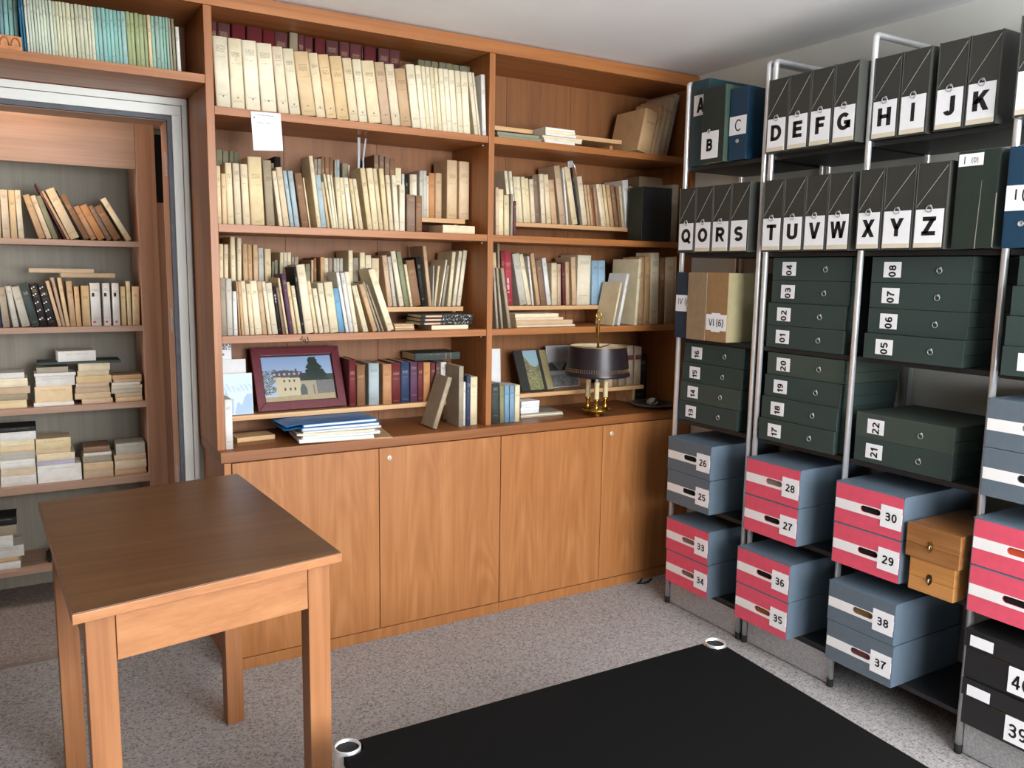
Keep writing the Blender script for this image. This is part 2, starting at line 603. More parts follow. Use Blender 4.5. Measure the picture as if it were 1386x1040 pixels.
M['paper_tan'] = plain('tan_paper', (190, 152, 108), 0.75, 0, 0.05)
M['paper_pink'] = plain('pinkish_paper', (206, 168, 140), 0.75, 0, 0.05)
M['paper_grey'] = plain('grey_paper', (158, 150, 134), 0.75, 0, 0.05)
M['lock_white'] = plain('lock_ring', (226, 216, 196), 0.35, 0.3)
M['pages'] = pages_mat('page_block', (226, 208, 168))
M['pages_w'] = pages_mat('white_page_block', (236, 230, 214))
M['wicker'] = plain('dark_woven_dish', (70, 60, 52), 0.7, 0, 0.15, 120, 0.3)
M['stone_white'] = plain('white_figurine', (206, 206, 200), 0.5, 0, 0.05, 40)
M['terracotta'] = plain('ochre_terracotta', (196, 130, 84), 0.7, 0, 0.12, 70)
M['patterned'] = plain('speckled_black_cover', (30, 30, 32), 0.5, 0, 0.1)

BOOKC = {
    'w': ((234, 222, 186), 'pale cream'), 'c': ((228, 208, 164), 'cream'), 'd': ((224, 196, 152), 'buff'),
    's': ((206, 170, 126), 'tan'), 'o': ((200, 146, 98), 'orange-tan'), 'b': ((142, 104, 72), 'brown'),
    'g': ((164, 150, 126), 'grey-brown'), 'G': ((196, 192, 178), 'pale grey'), 'B': ((172, 192, 198), 'pale blue'),
    'U': ((118, 164, 194), 'sky-blue'), 'n': ((38, 62, 98), 'navy blue'), 'p': ((94, 40, 84), 'purple'),
    'm': ((104, 36, 40), 'maroon'), 'k': ((28, 28, 30), 'black'), 'e': ((140, 138, 108), 'olive-grey'),
    'E': ((142, 148, 112), 'grey-green'), 'W': ((230, 228, 222), 'white'), 'r': ((172, 30, 52), 'red'),
    'r1': ((140, 26, 44), 'dark red'), 'm1': ((176, 130, 96), 'spotted brown'), 'p1': ((226, 198, 158), 'pinkish cream'),
    'p2': ((186, 162, 132), 'beige banded'), 'k1': ((56, 68, 66), 'charcoal green'), 'k2': ((58, 72, 72), 'dark teal'),
    'k3': ((34, 28, 28), 'gilt-spotted black'), 'l': ((196, 192, 214), 'lilac'),
    'q1': ((196, 206, 186), 'pale grey-green'), 'q2': ((202, 204, 176), 'pale sage'), 'q3': ((140, 192, 184), 'pale turquoise'),
    'q4': ((160, 172, 122), 'olive-green'), 'q5': ((138, 182, 164), 'sea-green'), 'q6': ((116, 150, 160), 'dusty blue'),
    'q7': ((22, 100, 136), 'deep blue'),
}
for _k, (_c, _n) in BOOKC.items():
    dark_c = sum(_c) < 330
    M['book_' + _k] = book_mat('book_cover_' + _n.replace(' ', '_').replace('-', '_'), _c,
                               (214, 196, 150) if dark_c else (74, 58, 48), 0.5 if not dark_c else 0.45, 0.7)

# ------------------------------------------------------------------ lettering: plain sans glyphs drawn as strokes of even width


def _arc(cx, cy, rx, ry, a0, a1, n=14):
    return [(cx + rx * math.cos(math.radians(a0 + (a1 - a0) * k / n)), cy + ry * math.sin(math.radians(a0 + (a1 - a0) * k / n))) for k in range(n + 1)]


def glyph(ch, t):
    """width and centre lines of one glyph of height 1 drawn with stroke width t"""
    h = t / 2
    lo, hi = h, 1 - h
    W = {'I': t, 'W': 1.12, 'M': 0.86, 'J': 0.52, 'E': 0.60, 'F': 0.56, 'L': 0.55, 'Q': 0.80, 'O': 0.80, 'G': 0.78, 'C': 0.74, 'D': 0.72, 'H': 0.70, 'K': 0.74, 'N': 0.72, 'U': 0.70,
         'A': 0.78, 'V': 0.80, 'X': 0.80, 'Y': 0.80, 'Z': 0.66, 'T': 0.66, 'R': 0.70, 'B': 0.68, 'P': 0.64, 'S': 0.66, '1': 0.36, '(': 0.26, ')': 0.26, ' ': 0.25, 'e': 0.5}.get(ch, 0.58)
    l, r, m = h, W - h, W / 2
    if ch == 'A': return W, [('p', h * 1.15, 0, m, 1), ('p', W - h * 1.15, 0, m, 1), [(W * 0.24, 0.27), (W * 0.76, 0.27)]]
    if ch == 'B': return W, [[(l, 0), (l, 1)], [(l, hi), (W * 0.5, hi)] + _arc(W * 0.5, 0.5 * (hi + 0.53), r - W * 0.54, (hi - 0.53) / 2, 90, -90)[1:] + [(l, 0.53)], [(l, 0.53), (W * 0.5, 0.53)] + _arc(W * 0.5, (0.53 + lo) / 2, r - W * 0.5, (0.53 - lo) / 2, 90, -90)[1:] + [(l, lo)]]
    if ch == 'C': return W, [_arc(m + 0.02, 0.5, m - h + 0.02, 0.5 - h, 42, 318, 20)]
    if ch == 'D': return W, [[(l, 0), (l, 1)], [(l, hi), (W * 0.40, hi)] + _arc(W * 0.40, 0.5, r - W * 0.40, 0.5 - h, 90, -90, 18)[1:] + [(l, lo)]]
    if ch == 'E': return W, [[(l, 0), (l, 1)], [(l, hi), (W, hi)], [(l, 0.52), (W * 0.94, 0.52)], [(l, lo), (W, lo)]]
    if ch == 'F': return W, [[(l, 0), (l, 1)], [(l, hi), (W, hi)], [(l, 0.50), (W * 0.92, 0.50)]]
    if ch == 'G': return W, [_arc(m, 0.5, m - h, 0.5 - h, 45, 322, 20) + [(r, 0.20)], [(W * 0.52, 0.44), (W, 0.44)], [(r, 0.10), (r, 0.50)]]
    if ch == 'H': return W, [[(l, 0), (l, 1)], [(r, 0), (r, 1)], [(l, 0.52), (r, 0.52)]]
    if ch == 'I': return W, [[(l, 0), (l, 1)]]
    if ch == 'J': return W, [[(r, 1), (r, 0.30)] + _arc(m, 0.30, m - h, 0.30 - h, 0, -165, 14)[1:]]
    if ch == 'K': return W, [[(l, 0), (l, 1)], ('p', W * 0.16, 0.36, W - h * 1.5, 1), ('p', W - h * 1.3, 0, W * 0.44, 0.62)]
    if ch == 'L': return W, [[(l, 1), (l, 0)], [(l, lo), (W, lo)]]
    if ch in 'O0': return W, [_arc(m, 0.5, m - h, 0.5 - h, 0, 360, 26)]
    if ch == 'Q': return W, [_arc(m, 0.5, m - h, 0.5 - h, 0, 360, 26), [(W * 0.52, 0.28), (W * 0.97, -0.06)]]
    if ch == 'R': return W, [[(l, 0), (l, 1)], [(l, hi), (W * 0.52, hi)] + _arc(W * 0.52, 0.5 * (hi + 0.47), r - W * 0.53, (hi - 0.47) / 2, 90, -90)[1:] + [(l, 0.47)], [(W * 0.46, 0.47), (W - h * 0.8, -0.03)]]
    if ch == 'S': return W, [_arc(m, 0.5 * (hi + 0.51), m - h, (hi - 0.51) / 2 + 0.005, 25, 270, 14) + _arc(m, 0.5 * (0.51 + lo), m - h, (0.51 - lo) / 2, 90, -155, 14)[1:]]
    if ch == 'T': return W, [[(0, hi), (W, hi)], [(m, 0), (m, 1)]]
    if ch == 'U': return W, [[(l, 1), (l, 0.33)] + _arc(m, 0.33, m - h, 0.33 - h, 180, 360, 14)[1:] + [(r, 1)]]
    if ch == 'V': return W, [('p', m, 0, h * 1.15, 1), ('p', m, 0, W - h * 1.15, 1)]
    if ch == 'W': return W, [('p', W * 0.27, 0, h * 1.05, 1), ('p', W * 0.27, 0, m, 1), ('p', W * 0.73, 0, m, 1), ('p', W * 0.73, 0, W - h * 1.05, 1)]
    if ch == 'X': return W, [('p', h * 1.3, 0, W - h * 1.4, 1), ('p', W - h * 1.3, 0, h * 1.4, 1)]
    if ch == 'Y': return W, [('p', m, 0.40, h * 1.2, 1), ('p', m, 0.40, W - h * 1.2, 1), [(m, 0.46), (m, 0)]]
    if ch == 'Z': return W, [[(0.02, hi), (W, hi)], ('p', h * 1.3, lo, W - h * 1.3, hi), [(0, lo), (W, lo)]]
    if ch == '1': return W, [[(r, 0), (r, 1)], [(r, 0.90), (0.04, 0.68)]]
    if ch == '2': return W, [_arc(m, hi - (m - h), m - h, m - h, 165, -35, 12) + [(l, lo)], [(0, lo), (W, lo)]]
    if ch == '3': return W, [_arc(m - 0.02, 0.5 * (hi + 0.53), m - h - 0.01, (hi - 0.53) / 2, 160, -90, 12) + _arc(m, 0.5 * (0.53 + lo), m - h, (0.53 - lo) / 2, 90, -160, 12)[1:]]
    if ch == '4': return W, [[(W * 0.70, 0), (W * 0.70, 1)], [(W * 0.68, 0.97), (h * 0.8, 0.30)], [(0.01, 0.27), (W, 0.27)]]
    if ch == '5': return W, [[(W * 0.94, hi), (W * 0.20, hi), (W * 0.13, 0.50)] , _arc(m, 0.33, m - h, 0.33 - h, 140, -160, 16)]
    if ch == '6': return W, [_arc(m, 0.32, m - h, 0.32 - h, 0, 360, 20), _arc(m + 0.02, 0.5, m - h + 0.02, 0.5 - h, 50, 195, 12)]
    if ch == '7': return W, [[(0, hi), (W, hi)], [(W - h, hi), (W * 0.42, 0.5), (W * 0.30, 0)]]
    if ch == '8': return W, [_arc(m, 0.5 * (hi + 0.52), m - h - 0.02, (hi - 0.52) / 2, 0, 360, 18), _arc(m, 0.5 * (0.52 + lo), m - h, (0.52 - lo) / 2, 0, 360, 20)]
    if ch == '9': return W, [_arc(m, 0.68, m - h, 0.32 - h, 0, 360, 20), _arc(m - 0.02, 0.5, m - h + 0.02, 0.5 - h, 230, 375, 12)]
    if ch == '(': return W, [_arc(0.42, 0.45, 0.42 - h, 0.66, 118, 242, 10)]
    if ch == ')': return W, [_arc(W - 0.42, 0.45, 0.42 - h, 0.66, 62, -62, 10)]
    return W, []


def ribbon(pts, t):
    """closed outline quads along a centre line with mitred corners"""
    pts = [Vector(p) for p in pts]
    closed = (pts[0] - pts[-1]).length < 1e-6
    if closed:
        pts = pts[:-1]
    n = len(pts)
    side = []
    for i in range(n):
        a = pts[i] - pts[i - 1] if (i > 0 or closed) else pts[1] - pts[0]
        b = pts[(i + 1) % n] - pts[i] if (i < n - 1 or closed) else pts[i] - pts[i - 1]
        a, b = a.normalized(), b.normalized()
        na, nb = Vector((-a.y, a.x)), Vector((-b.y, b.x))
        mt = na + nb
        if mt.length < 1e-4:
            mt = na
        mt.normalize()
        k = (t / 2) / max(0.30, mt.dot(na))
        side.append((pts[i] + mt * k, pts[i] - mt * k))
    quads = []
    for i in range(n if closed else n - 1):
        j = (i + 1) % n
        quads.append((side[i][0], side[i][1], side[j][1], side[j][0]))
    return quads


_text_cache = {}


def text_mesh(s, t):
    key = (s, t)
    if key not in _text_cache:
        vs, fs, x = [], [], 0.0
        for ch in s:
            w, lines = glyph(ch, t)
            low, high = (-0.3, 1.3) if ch in '()' else ((-0.1, 1.0) if ch == 'Q' else (0.0, 1.0))
            for ln in lines:
                if ln[0] == 'p':      # straight diagonal with level ends
                    _, xa, ya, xb, yb = ln
                    k = t / 2 * math.hypot(xb - xa, yb - ya) / abs(yb - ya)
                    qs = [tuple(Vector(c_) for c_ in ((xa - k, ya), (xa + k, ya), (xb + k, yb), (xb - k, yb)))]
                else:
                    qs = ribbon(ln, t)
                for q in qs:
                    b = len(vs)
                    vs += [(x + p.x, min(high, max(low, p.y))) for p in q]
                    fs.append((b, b + 1, b + 2, b + 3))
            x += w + 0.12
        x -= 0.12
        _text_cache[key] = ([(a - x / 2, b - 0.5) for a, b in vs], fs)
    return _text_cache[key]


def text_obj(name, s, parent, cx, y, cz, height, mat, bold=0.0, turn=0.0, sx=1.0, clip=None):
    """flat lettering in the xz plane facing -y; bold = stroke width; turn in radians; clip = (x0, x1, z0, z1) cuts what runs over the card"""
    vs, fs = text_mesh(s, bold)
    c, sn = math.cos(turn), math.sin(turn)
    pts = []
    for a, b in vs:
        a, b = a * height * sx, b * height
        pts.append((cx + a * c - b * sn, y, cz + a * sn + b * c))
    me = bpy.data.meshes.new(name)
    me.from_pydata(pts, [], fs)
    bm = bmesh.new()
    bm.from_mesh(me)
    for fc in bm.faces:
        fc.normal_update()
        if fc.normal.y > 0:
            fc.normal_flip()
    if clip:
        for co, no in (((clip[0], 0, 0), (-1, 0, 0)), ((clip[1], 0, 0), (1, 0, 0)), ((0, 0, clip[2]), (0, 0, -1)), ((0, 0, clip[3]), (0, 0, 1))):
            bmesh.ops.bisect_plane(bm, geom=bm.verts[:] + bm.edges[:] + bm.faces[:], plane_co=co, plane_no=no, clear_outer=True)
    bm.to_mesh(me)
    bm.free()
    me.materials.append(mat)
    return link(name, me, parent)


def picture(name, parent, w, h, nx, ny, fn, mat, loc=(0, 0, 0), rot=(0, 0, 0)):
    """a flat print in the xz plane, colours from fn(u, v) in 0-255"""
    vs, fs, cols = [], [], []
    for j in range(ny):
        for i in range(nx):
            b = len(vs)
            u0, u1, v0, v1 = i / nx, (i + 1) / nx, j / ny, (j + 1) / ny
            vs += [(u0 * w, 0, v0 * h), (u1 * w, 0, v0 * h), (u1 * w, 0, v1 * h), (u0 * w, 0, v1 * h)]
            fs.append((b, b + 1, b + 2, b + 3))
            c = lin(fn((u0 + u1) / 2, (v0 + v1) / 2))
            cols += list(c) * 4
    me = bpy.data.meshes.new(name)
    me.from_pydata(vs, [], fs)
    at = me.color_attributes.new('Col', 'FLOAT_COLOR', 'POINT')
    at.data.foreach_set('color', cols)
    me.materials.append(mat)
    return link(name, me, parent, loc, rot)

# ------------------------------------------------------------------ the room
CEIL = 2.45
XR = 2.275            # right wall
YB = 0.352            # wall behind the bookcase
XL, YF = -2.3, -4.4   # left wall, wall behind the camera
struct(MB().box(XL, XR, YF, 0.40, -0.05, 0.0).build('floor', M['carpet']))
struct(MB().box(XL - 0.3, 0.35, 0.415, 1.75, -0.05, -0.001).build('floor_next_room', M['carpet2']))
struct(MB().box(-1.02, -0.075, 0.386, 0.415, -0.02, 0.004).build('trim_1', M['threshold']))
struct(MB().box(XL - 0.3, XR + 0.15, YF - 0.15, 1.75, CEIL, CEIL + 0.1).build('ceiling', M['ceiling']))
struct(MB().box(XR, XR + 0.15, YF - 0.15, 0.51, 0, CEIL).build('wall_right', M['wall']))
w = MB().box(-0.075, XR, YB, 0.50, 0, CEIL).box(XL, -1.02, YB, 0.50, 0, CEIL).box(-1.02, -0.075, YB, 0.50, 2.055, CEIL)
struct(w.build('wall_back', M['wall']))
w = MB().box(XL, -0.15, YF - 0.15, YF, 0, CEIL).box(2.05, XR, YF - 0.15, YF, 0, CEIL)
w.box(-0.15, 2.05, YF - 0.15, YF, 0, 0.88).box(-0.15, 2.05, YF - 0.15, YF, 2.30, CEIL)
struct(w.build('wall_front', M['wall_lined']))
struct(MB().box(XL - 0.15, XL, YF - 0.15, 0.50, 0, CEIL).build('wall_left', M['wall_lined']))
# window behind the camera: frame bars in the opening
fr = MB()
for x in (-0.15, 0.92, 2.0):
    fr.box(x, x + 0.05, YF - 0.10, YF - 0.05, 0.88, 2.30)
fr.box(-0.15, 2.05, YF - 0.10, YF - 0.05, 0.88, 0.93).box(-0.15, 2.05, YF - 0.10, YF - 0.05, 2.25, 2.30)
struct(fr.build('window_1', M['white_frame']))
# next room shell (its daylight comes from the open window side on the left)
struct(MB().box(0.30, 0.35, 0.50, 1.75, 0, CEIL).build('wall_next_room_right', M['wall']))
struct(MB().box(XL - 0.3, 0.35, 1.70, 1.75, 0, CEIL).build('wall_next_room_back', M['wall']))
w = MB().box(XL - 0.3, XL - 0.25, 0.50, 1.70, 0, 0.85).box(XL - 0.3, XL - 0.25, 0.50, 1.70, 2.25, CEIL)
struct(w.build('wall_next_room_left', M['wall']))

# ceiling lamp of the next room, above the lintel
nl = thing('ceiling_lamp', 'round white ceiling lamp of the next room above the doorway', 'lamp', (-0.55, 0.78, 2.449))
MB().lathe([(0.0, -0.005), (0.09, -0.005), (0.10, -0.0005)], n=24).build('base_plate', M['white_frame'], nl)
MB().lathe([(0.088, -0.0055), (0.085, -0.03), (0.06, -0.05), (0.0, -0.056)], n=24).build('glass_bowl', M['label'], nl)
_ld = bpy.data.lights.new('ceiling_lamp_light', 'SPOT')
_ld.energy, _ld.color, _ld.shadow_soft_size = 12, (1.0, 0.72, 0.50), 0.08
_ld.spot_size, _ld.spot_blend = math.radians(165), 0.5
_lo = bpy.data.objects.new('ceiling_lamp_light', _ld)
COL.objects.link(_lo)
_lo.parent = nl
_lo.location = (0, 0, -0.07)

# doorway: pale frame, slate gasket, wooden reveal
d = bpy.data.objects.new('door_1', None)
COL.objects.link(d)
struct(d)
MB().box(-1.09, -0.007, 0.325, 0.345, 2.106, 2.132).box(-0.025, -0.007, 0.325, 0.345, 0, 2.106).box(-1.09, -1.07, 0.325, 0.345, 0, 2.106).build('outer_casing', M['white_frame'], d, bevel=0.002)
MB().box(-1.068, -0.027, 0.328, 0.360, 2.068, 2.104).box(-0.060, -0.027, 0.328, 0.360, 0, 2.068).box(-1.068, -1.035, 0.328, 0.360, 0, 2.068).build('inner_casing', M['white_frame'], d, bevel=0.002)
MB().box(-1.035, -0.061, 0.340, 0.362, 2.052, 2.067).box(-0.075, -0.061, 0.340, 0.362, 0, 2.052).box(-1.035, -1.021, 0.340, 0.362, 0, 2.052).build('gasket', M['gasket'], d)
MB().box(-0.0755, -0.072, 0.363, 0.50, 0, 2.052).build('reveal_panel', M['room2_v'], d)
MB().box(-1.02, -0.0755, 0.363, 0.50, 2.0505, 2.054).build('reveal_panel', M['room2_h'], d)
for z in (0.62, 1.25, 1.85):
    MB().box(-0.0775, -0.0756, 0.385, 0.425, z, z + 0.09).build('hinge_plate', M['steel'], d)

# ------------------------------------------------------------------ built-in bookcase
Z1, Z2, Z3, ZC = 2.0624, 1.6595, 1.2603, 0.842
bc = thing('bookcase', 'tall cherry wood built-in bookcase around the doorway with three shelves per bay', 'bookcase')
for x0, x1, z0 in ((0.0, 0.028, ZC), (1.120, 1.147, ZC), (2.245, 2.272, ZC), (-1.13, -1.10, 0.0)):
    MB().box(x0, x1, 0.0, 0.338, z0, 2.392).build('upright', M['cherry_v'], bc, bevel=0.0015)
MB().box(-1.13, 2.272, -0.002, 0.022, 2.393, 2.444).build('top_rail', M['cherry_h'], bc, bevel=0.0015)
MB().box(-1.13, 2.272, 0.022, 0.338, 2.393, 2.41).build('top_panel', M['cherry_h'], bc)
for z in (Z1, Z2, Z3):
    MB().box(0.0285, 1.1195, 0.003, 0.337, z - 0.028, z).build('shelf_board', M['cherry_h'], bc, bevel=0.0012)
    MB().box(1.1475, 2.2445, 0.003, 0.337, z - 0.028, z).build('shelf_board', M['cherry_h'], bc, bevel=0.0012)
MB().box(-1.0995, -0.0005, 0.001, 0.337, 2.134, 2.163).build('shelf_board', M['cherry_h'], bc, bevel=0.0012)
for a, b in ((0.0, 0.36), (0.36, 0.76), (0.76, 1.134), (1.134, 1.40), (1.40, 1.76), (1.76, 2.272)):
    MB().box(a + 0.0008, b - 0.0008, 0.3385, 0.350, ZC, 2.41).build('back_panel', M['back'], bc)
MB().box(-1.13, -0.001, 0.3385, 0.350, 2.134, 2.41).build('back_panel', M['back'], bc)
for x, s in ((1.1195, -1), (0.0285, 1), (1.1475, 1), (2.2445, -1)):
    for z in (Z1, Z2, Z3):
        MB().tube([(x, 0.045, z - 0.034), (x + s * 0.008, 0.045, z - 0.034)], 0.004, 8).build('shelf_pin', M['steel'], bc)

wt = MB().box(0.001, 2.272, -0.047, 0.338, 0.803, ZC - 0.0005).build('worktop', M['top'], None, bevel=0.0015)
tag(wt, 'long cherry wood worktop between the low cupboards and the bookshelves', 'worktop')


def cupboard(x0, x1, label, splits, locks, left_stile):
    t = thing('low_cupboard', label, 'cupboard', (x0, 0, 0))
    w = x1 - x0
    MB().box(0, w, -0.026, 0.336, 0.046, 0.8015).build('body', M['cherry_v'], t)
    MB().box(0, w, -0.047, -0.028, 0.0, 0.044).build('plinth', M['door'], t)
    MB().box(0, w, -0.026, 0.336, 0.0, 0.045).build('base', M['cherry_h'], t)
    if left_stile:
        MB().box(0, 0.024, -0.047, -0.0262, 0.046, 0.801).build('stile', M['door'], t)
    for k, (a, b) in enumerate(splits):
        dr = MB().box(a - x0, b - x0, -0.047, -0.0265, 0.0475, 0.7985).build('door', M['door'], t, bevel=0.001)
        for lx, lz in locks:
            if a < lx < b:
                lk = MB().lathe([(0.0, 0.004), (0.006, 0.004), (0.010, 0.003), (0.011, 0.0)], n=16)
                o = lk.build('lock', M['lock_white'], dr, (lx - x0, -0.0471, lz), (PI / 2, 0, 0))
                MB().box(lx - x0 - 0.001, lx - x0 + 0.001, -0.0518, -0.0513, lz - 0.005, lz + 0.005).build('keyhole', M['ink'], dr)
    return t


cupboard(0.012, 1.1695, 'low orange-brown cupboard with two doors below the framed house photo', ((0.040, 0.6065), (0.6095, 1.1685)), ((0.652, 0.757),), True)
cupboard(1.1715, 2.272, 'low orange-brown cupboard with two doors below the brass lamp', ((1.1725, 1.7205), (1.7235, 2.271)), ((1.774, 0.758),), False)


def riser(x0, x1, ztop, zbase, label):
    t = thing('shelf_riser', label, 'shelf', (0, 0, zbase), 0, 'raised back shelves of the bookcase')
    h = ztop - zbase
    MB().box(x0, x1, 0.142, 0.335, h - 0.0195, h - 0.0006).build('board', M['ledge'], t, bevel=0.001)
    for x in (x0 + 0.005, x1 - 0.023):
        MB().box(x, x + 0.018, 0.205, 0.335, 0.0005, h - 0.0200).build('support', M['ledge'], t)
    return t


riser(0.030, 1.116, 2.135, Z1, 'pale riser board behind the cream volumes on left top shelf')
riser(0.030, 1.086, 1.727, Z2, 'pale riser board behind the second left shelf books, above a lying book')
riser(0.030, 1.080, 1.352, Z3, 'pale riser board on third left shelf above the black patterned magazines')
riser(0.058, 1.040, 0.940, ZC, 'pale riser board under the framed house photo on the worktop')
riser(1.150, 1.925, 2.135, Z1, 'pale empty riser board at the back of the right top shelf')
riser(1.270, 2.080, 1.727, Z2, 'pale riser board carrying the leaning books of the second right shelf')
riser(1.155, 1.905, 1.352, Z3, 'pale riser board under the red book on the third right shelf')
riser(1.205, 2.118, 0.945, ZC, 'pale riser board behind the brass lamp on the worktop')

# ------------------------------------------------------------------ wooden table in the foreground
tb = thing('wooden_table', 'small wooden table with dark brown top and pale square legs', 'table', (-0.27, -0.82, 0))
TQ = [(-0.580, -0.409), (-0.002, -0.325), (0.039, -1.229), (-0.545, -1.323)]   # far left, far right, near right, near left
TQ = [(x + 0.27, y + 0.82) for x, y in TQ]
TZ = 0.830


def lerp2(q, s, t):
    a = [q[0][i] * (1 - s) + q[1][i] * s for i in (0, 1)]
    b = [q[3][i] * (1 - s) + q[2][i] * s for i in (0, 1)]
    return (a[0] * (1 - t) + b[0] * t, a[1] * (1 - t) + b[1] * t)


def inset(q, dx, dy):
    w = math.dist(q[0], q[1])
    h = math.dist(q[1], q[2])
    return [lerp2(q, s, t) for s, t in ((dx / w, dy / h), (1 - dx / w, dy / h), (1 - dx / w, 1 - dy / h), (dx / w, 1 - dy / h))]


MB().prism(TQ[::-1], TZ - 0.024, TZ - 0.0025, 'z').build('edge_band', M['desk_h'], tb, bevel=0.002)
MB().prism(inset(TQ, 0.0015, 0.0015)[::-1], TZ - 0.0024, TZ, 'z').build('tabletop', M['desk_top'], tb, bevel=0.001)
LQ = inset(TQ, 0.024, 0.024)
W_, H_ = math.dist(LQ[0], LQ[1]), math.dist(LQ[1], LQ[2])
L = 0.056
for s0, t0 in ((0, 0), (1 - L / W_, 0), (1 - L / W_, 1 - L / H_), (0, 1 - L / H_)):
    pts = [lerp2(LQ, s0 + a * L / W_, t0 + b * L / H_) for a, b in ((0, 0), (1, 0), (1, 1), (0, 1))]
    MB().prism(pts[::-1], 0.0, TZ - 0.0245, 'z').build('leg', M['desk_v'], tb, bevel=0.002)
AQ = inset(LQ, 0.006, 0.006)
for s0, s1, t0, t1 in ((L / W_ + 0.003, 1 - L / W_ - 0.003, 0.0, 0.022 / H_), (L / W_ + 0.003, 1 - L / W_ - 0.003, 1 - 0.022 / H_, 1.0),
                       (0.0, 0.022 / W_, L / H_ + 0.003, 1 - L / H_ - 0.003), (1 - 0.022 / W_, 1.0, L / H_ + 0.003, 1 - L / H_ - 0.003)):
    pts = [lerp2(LQ if t1 == 1.0 else AQ, s, t) for s, t in ((s0, t0), (s1, t0), (s1, t1), (s0, t1))]
    MB().prism(pts[::-1], TZ - 0.130, TZ - 0.0245, 'z').build('apron', M['desk_h'], tb, bevel=0.001)

# ------------------------------------------------------------------ low black table with chrome legs
bt = thing('low_black_table', 'low black table with round chrome leg tubes let into its corners', 'table', (0.5, -1.8, 0))
BZ = 0.45
legs = [(-0.024, -1.430), (1.079, -1.448), (1.030, -2.176), (-0.072, -2.160)]
legs = [(x - 0.5, y + 1.8) for x, y in legs]
ctr = (sum(p[0] for p in legs) / 4, sum(p[1] for p in legs) / 4)
poly = []
for i, (lx, ly) in enumerate(legs):
    nx_, pv = legs[(i + 1) % 4], legs[i - 1]
    dn = Vector((nx_[0] - lx, nx_[1] - ly)).normalized()
    dp = Vector((pv[0] - lx, pv[1] - ly)).normalized()
    o = 0.018     # outer edge lies this far outside the leg centres
    rad = 0.035
    c = Vector((lx, ly))
    k = math.sqrt(rad * rad - o * o)
    a0 = c - dn * o + dp * k          # on the previous edge
    a1 = c - dp * o + dn * k
    t0 = math.atan2((a0 - c).y, (a0 - c).x)
    t1 = math.atan2((a1 - c).y, (a1 - c).x)
    mid = Vector(ctr) - c
    tm = math.atan2(mid.y, mid.x)
    def near(t, ref):
        while t - ref > PI: t -= 2 * PI
        while t - ref < -PI: t += 2 * PI
        return t
    t0, t1 = near(t0, tm), near(t1, tm)
    for q in range(9):
        t = t0 + (t1 - t0) * q / 8
        poly.append((c.x + rad * math.cos(t), c.y + rad * math.sin(t)))
MB().prism(poly, BZ - 0.022, BZ, 'z').build('tabletop', M['black_top'], bt, bevel=0.002)
for lx, ly in legs:
    lg = MB().lathe([(0.026, 0.0), (0.030, 0.002), (0.030, BZ + 0.003), (0.0285, BZ + 0.005), (0.0265, BZ + 0.004), (0.0265, BZ - 0.02)], (lx, ly, 0), 24).build('leg', M['chrome'], bt)
    MB().lathe([(0.0, BZ - 0.002), (0.026, BZ - 0.002)], (lx, ly, 0), 24, smooth=False).build('leg_cap', M['rubber'], lg)

# ------------------------------------------------------------------ chrome tube shelving along the right wall
SX, SXB = 1.911, 2.245
SHELF_Z = [1.962, 1.597, 1.232, 0.867, 0.502, 0.137]


def shelving(posts, label, plinths):
    t = thing('tube_shelving', label, 'shelving', (SX, posts[0], 0))
    y0 = posts[0]
    D = SXB - SX
    for y in posts:
        pts = [(0, y - y0, 0.03), (0, y - y0, 2.297)]
        for k in range(1, 6):
            a = PI / 2 * k / 6
            pts.append((0.012 * (1 - math.cos(a)), y - y0, 2.297 + 0.012 * math.sin(a)))
        pts += [(0.012, y - y0, 2.309), (D - 0.012, y - y0, 2.309)]
        for k in range(1, 6):
            a = PI / 2 * k / 6
            pts.append((D - 0.012 + 0.012 * math.sin(a), y - y0, 2.297 + 0.012 * math.cos(a)))
        pts += [(D, y - y0, 2.297), (D, y - y0, 0.03)]
        fr = MB().tube(pts, 0.0108, 14).build('tube_frame', M['chrome'], t)
        for dx in (0, D):
            MB().lathe([(0.0, 0.0), (0.011, 0.0), (0.0125, 0.004), (0.0125, 0.030), (0.0, 0.030)], (dx, y - y0, 0.0005), 14).build('foot', M['rubber'], fr)
    for i in range(len(posts) - 1):
        a, b = posts[i] - y0 - 0.0118, posts[i + 1] - y0 + 0.0118
        for z in SHELF_Z:
            MB().box(0.006, D + 0.004, b, a, z - 0.0175, z - 0.0005).build('shelf_panel', M['shelf_black'], t, bevel=0.001)
        MB().box(D + 0.0045, D + 0.009, b, a, 2.26, 2.30).build('back_rail', M['shelf_black'], t)
        if i in plinths:
            MB().box(0.004, 0.016, b, a, 0.006, 0.1135).build('plinth', M['steel'], t)
    return t


POSTS_A = (-0.326, -0.766)
POSTS_B = (-0.799, -1.223, -1.713, -2.20)
shelving(POSTS_A, 'narrow chrome tube shelving bay with black shelves nearest the bookcase', (0,))
shelving(POSTS_B, 'wide chrome tube shelving with black shelves along the right wall', (0, 2))
RZ = -PI / 2   # things on this shelving face the room: local x runs towards the camera, local y into the wall


def shelf_thing(name, label, cat, xf, yl, z, group=None, tilt=0.0):
    return thing(name, label, cat, (xf, yl, z + 0.0005), RZ + tilt, group)


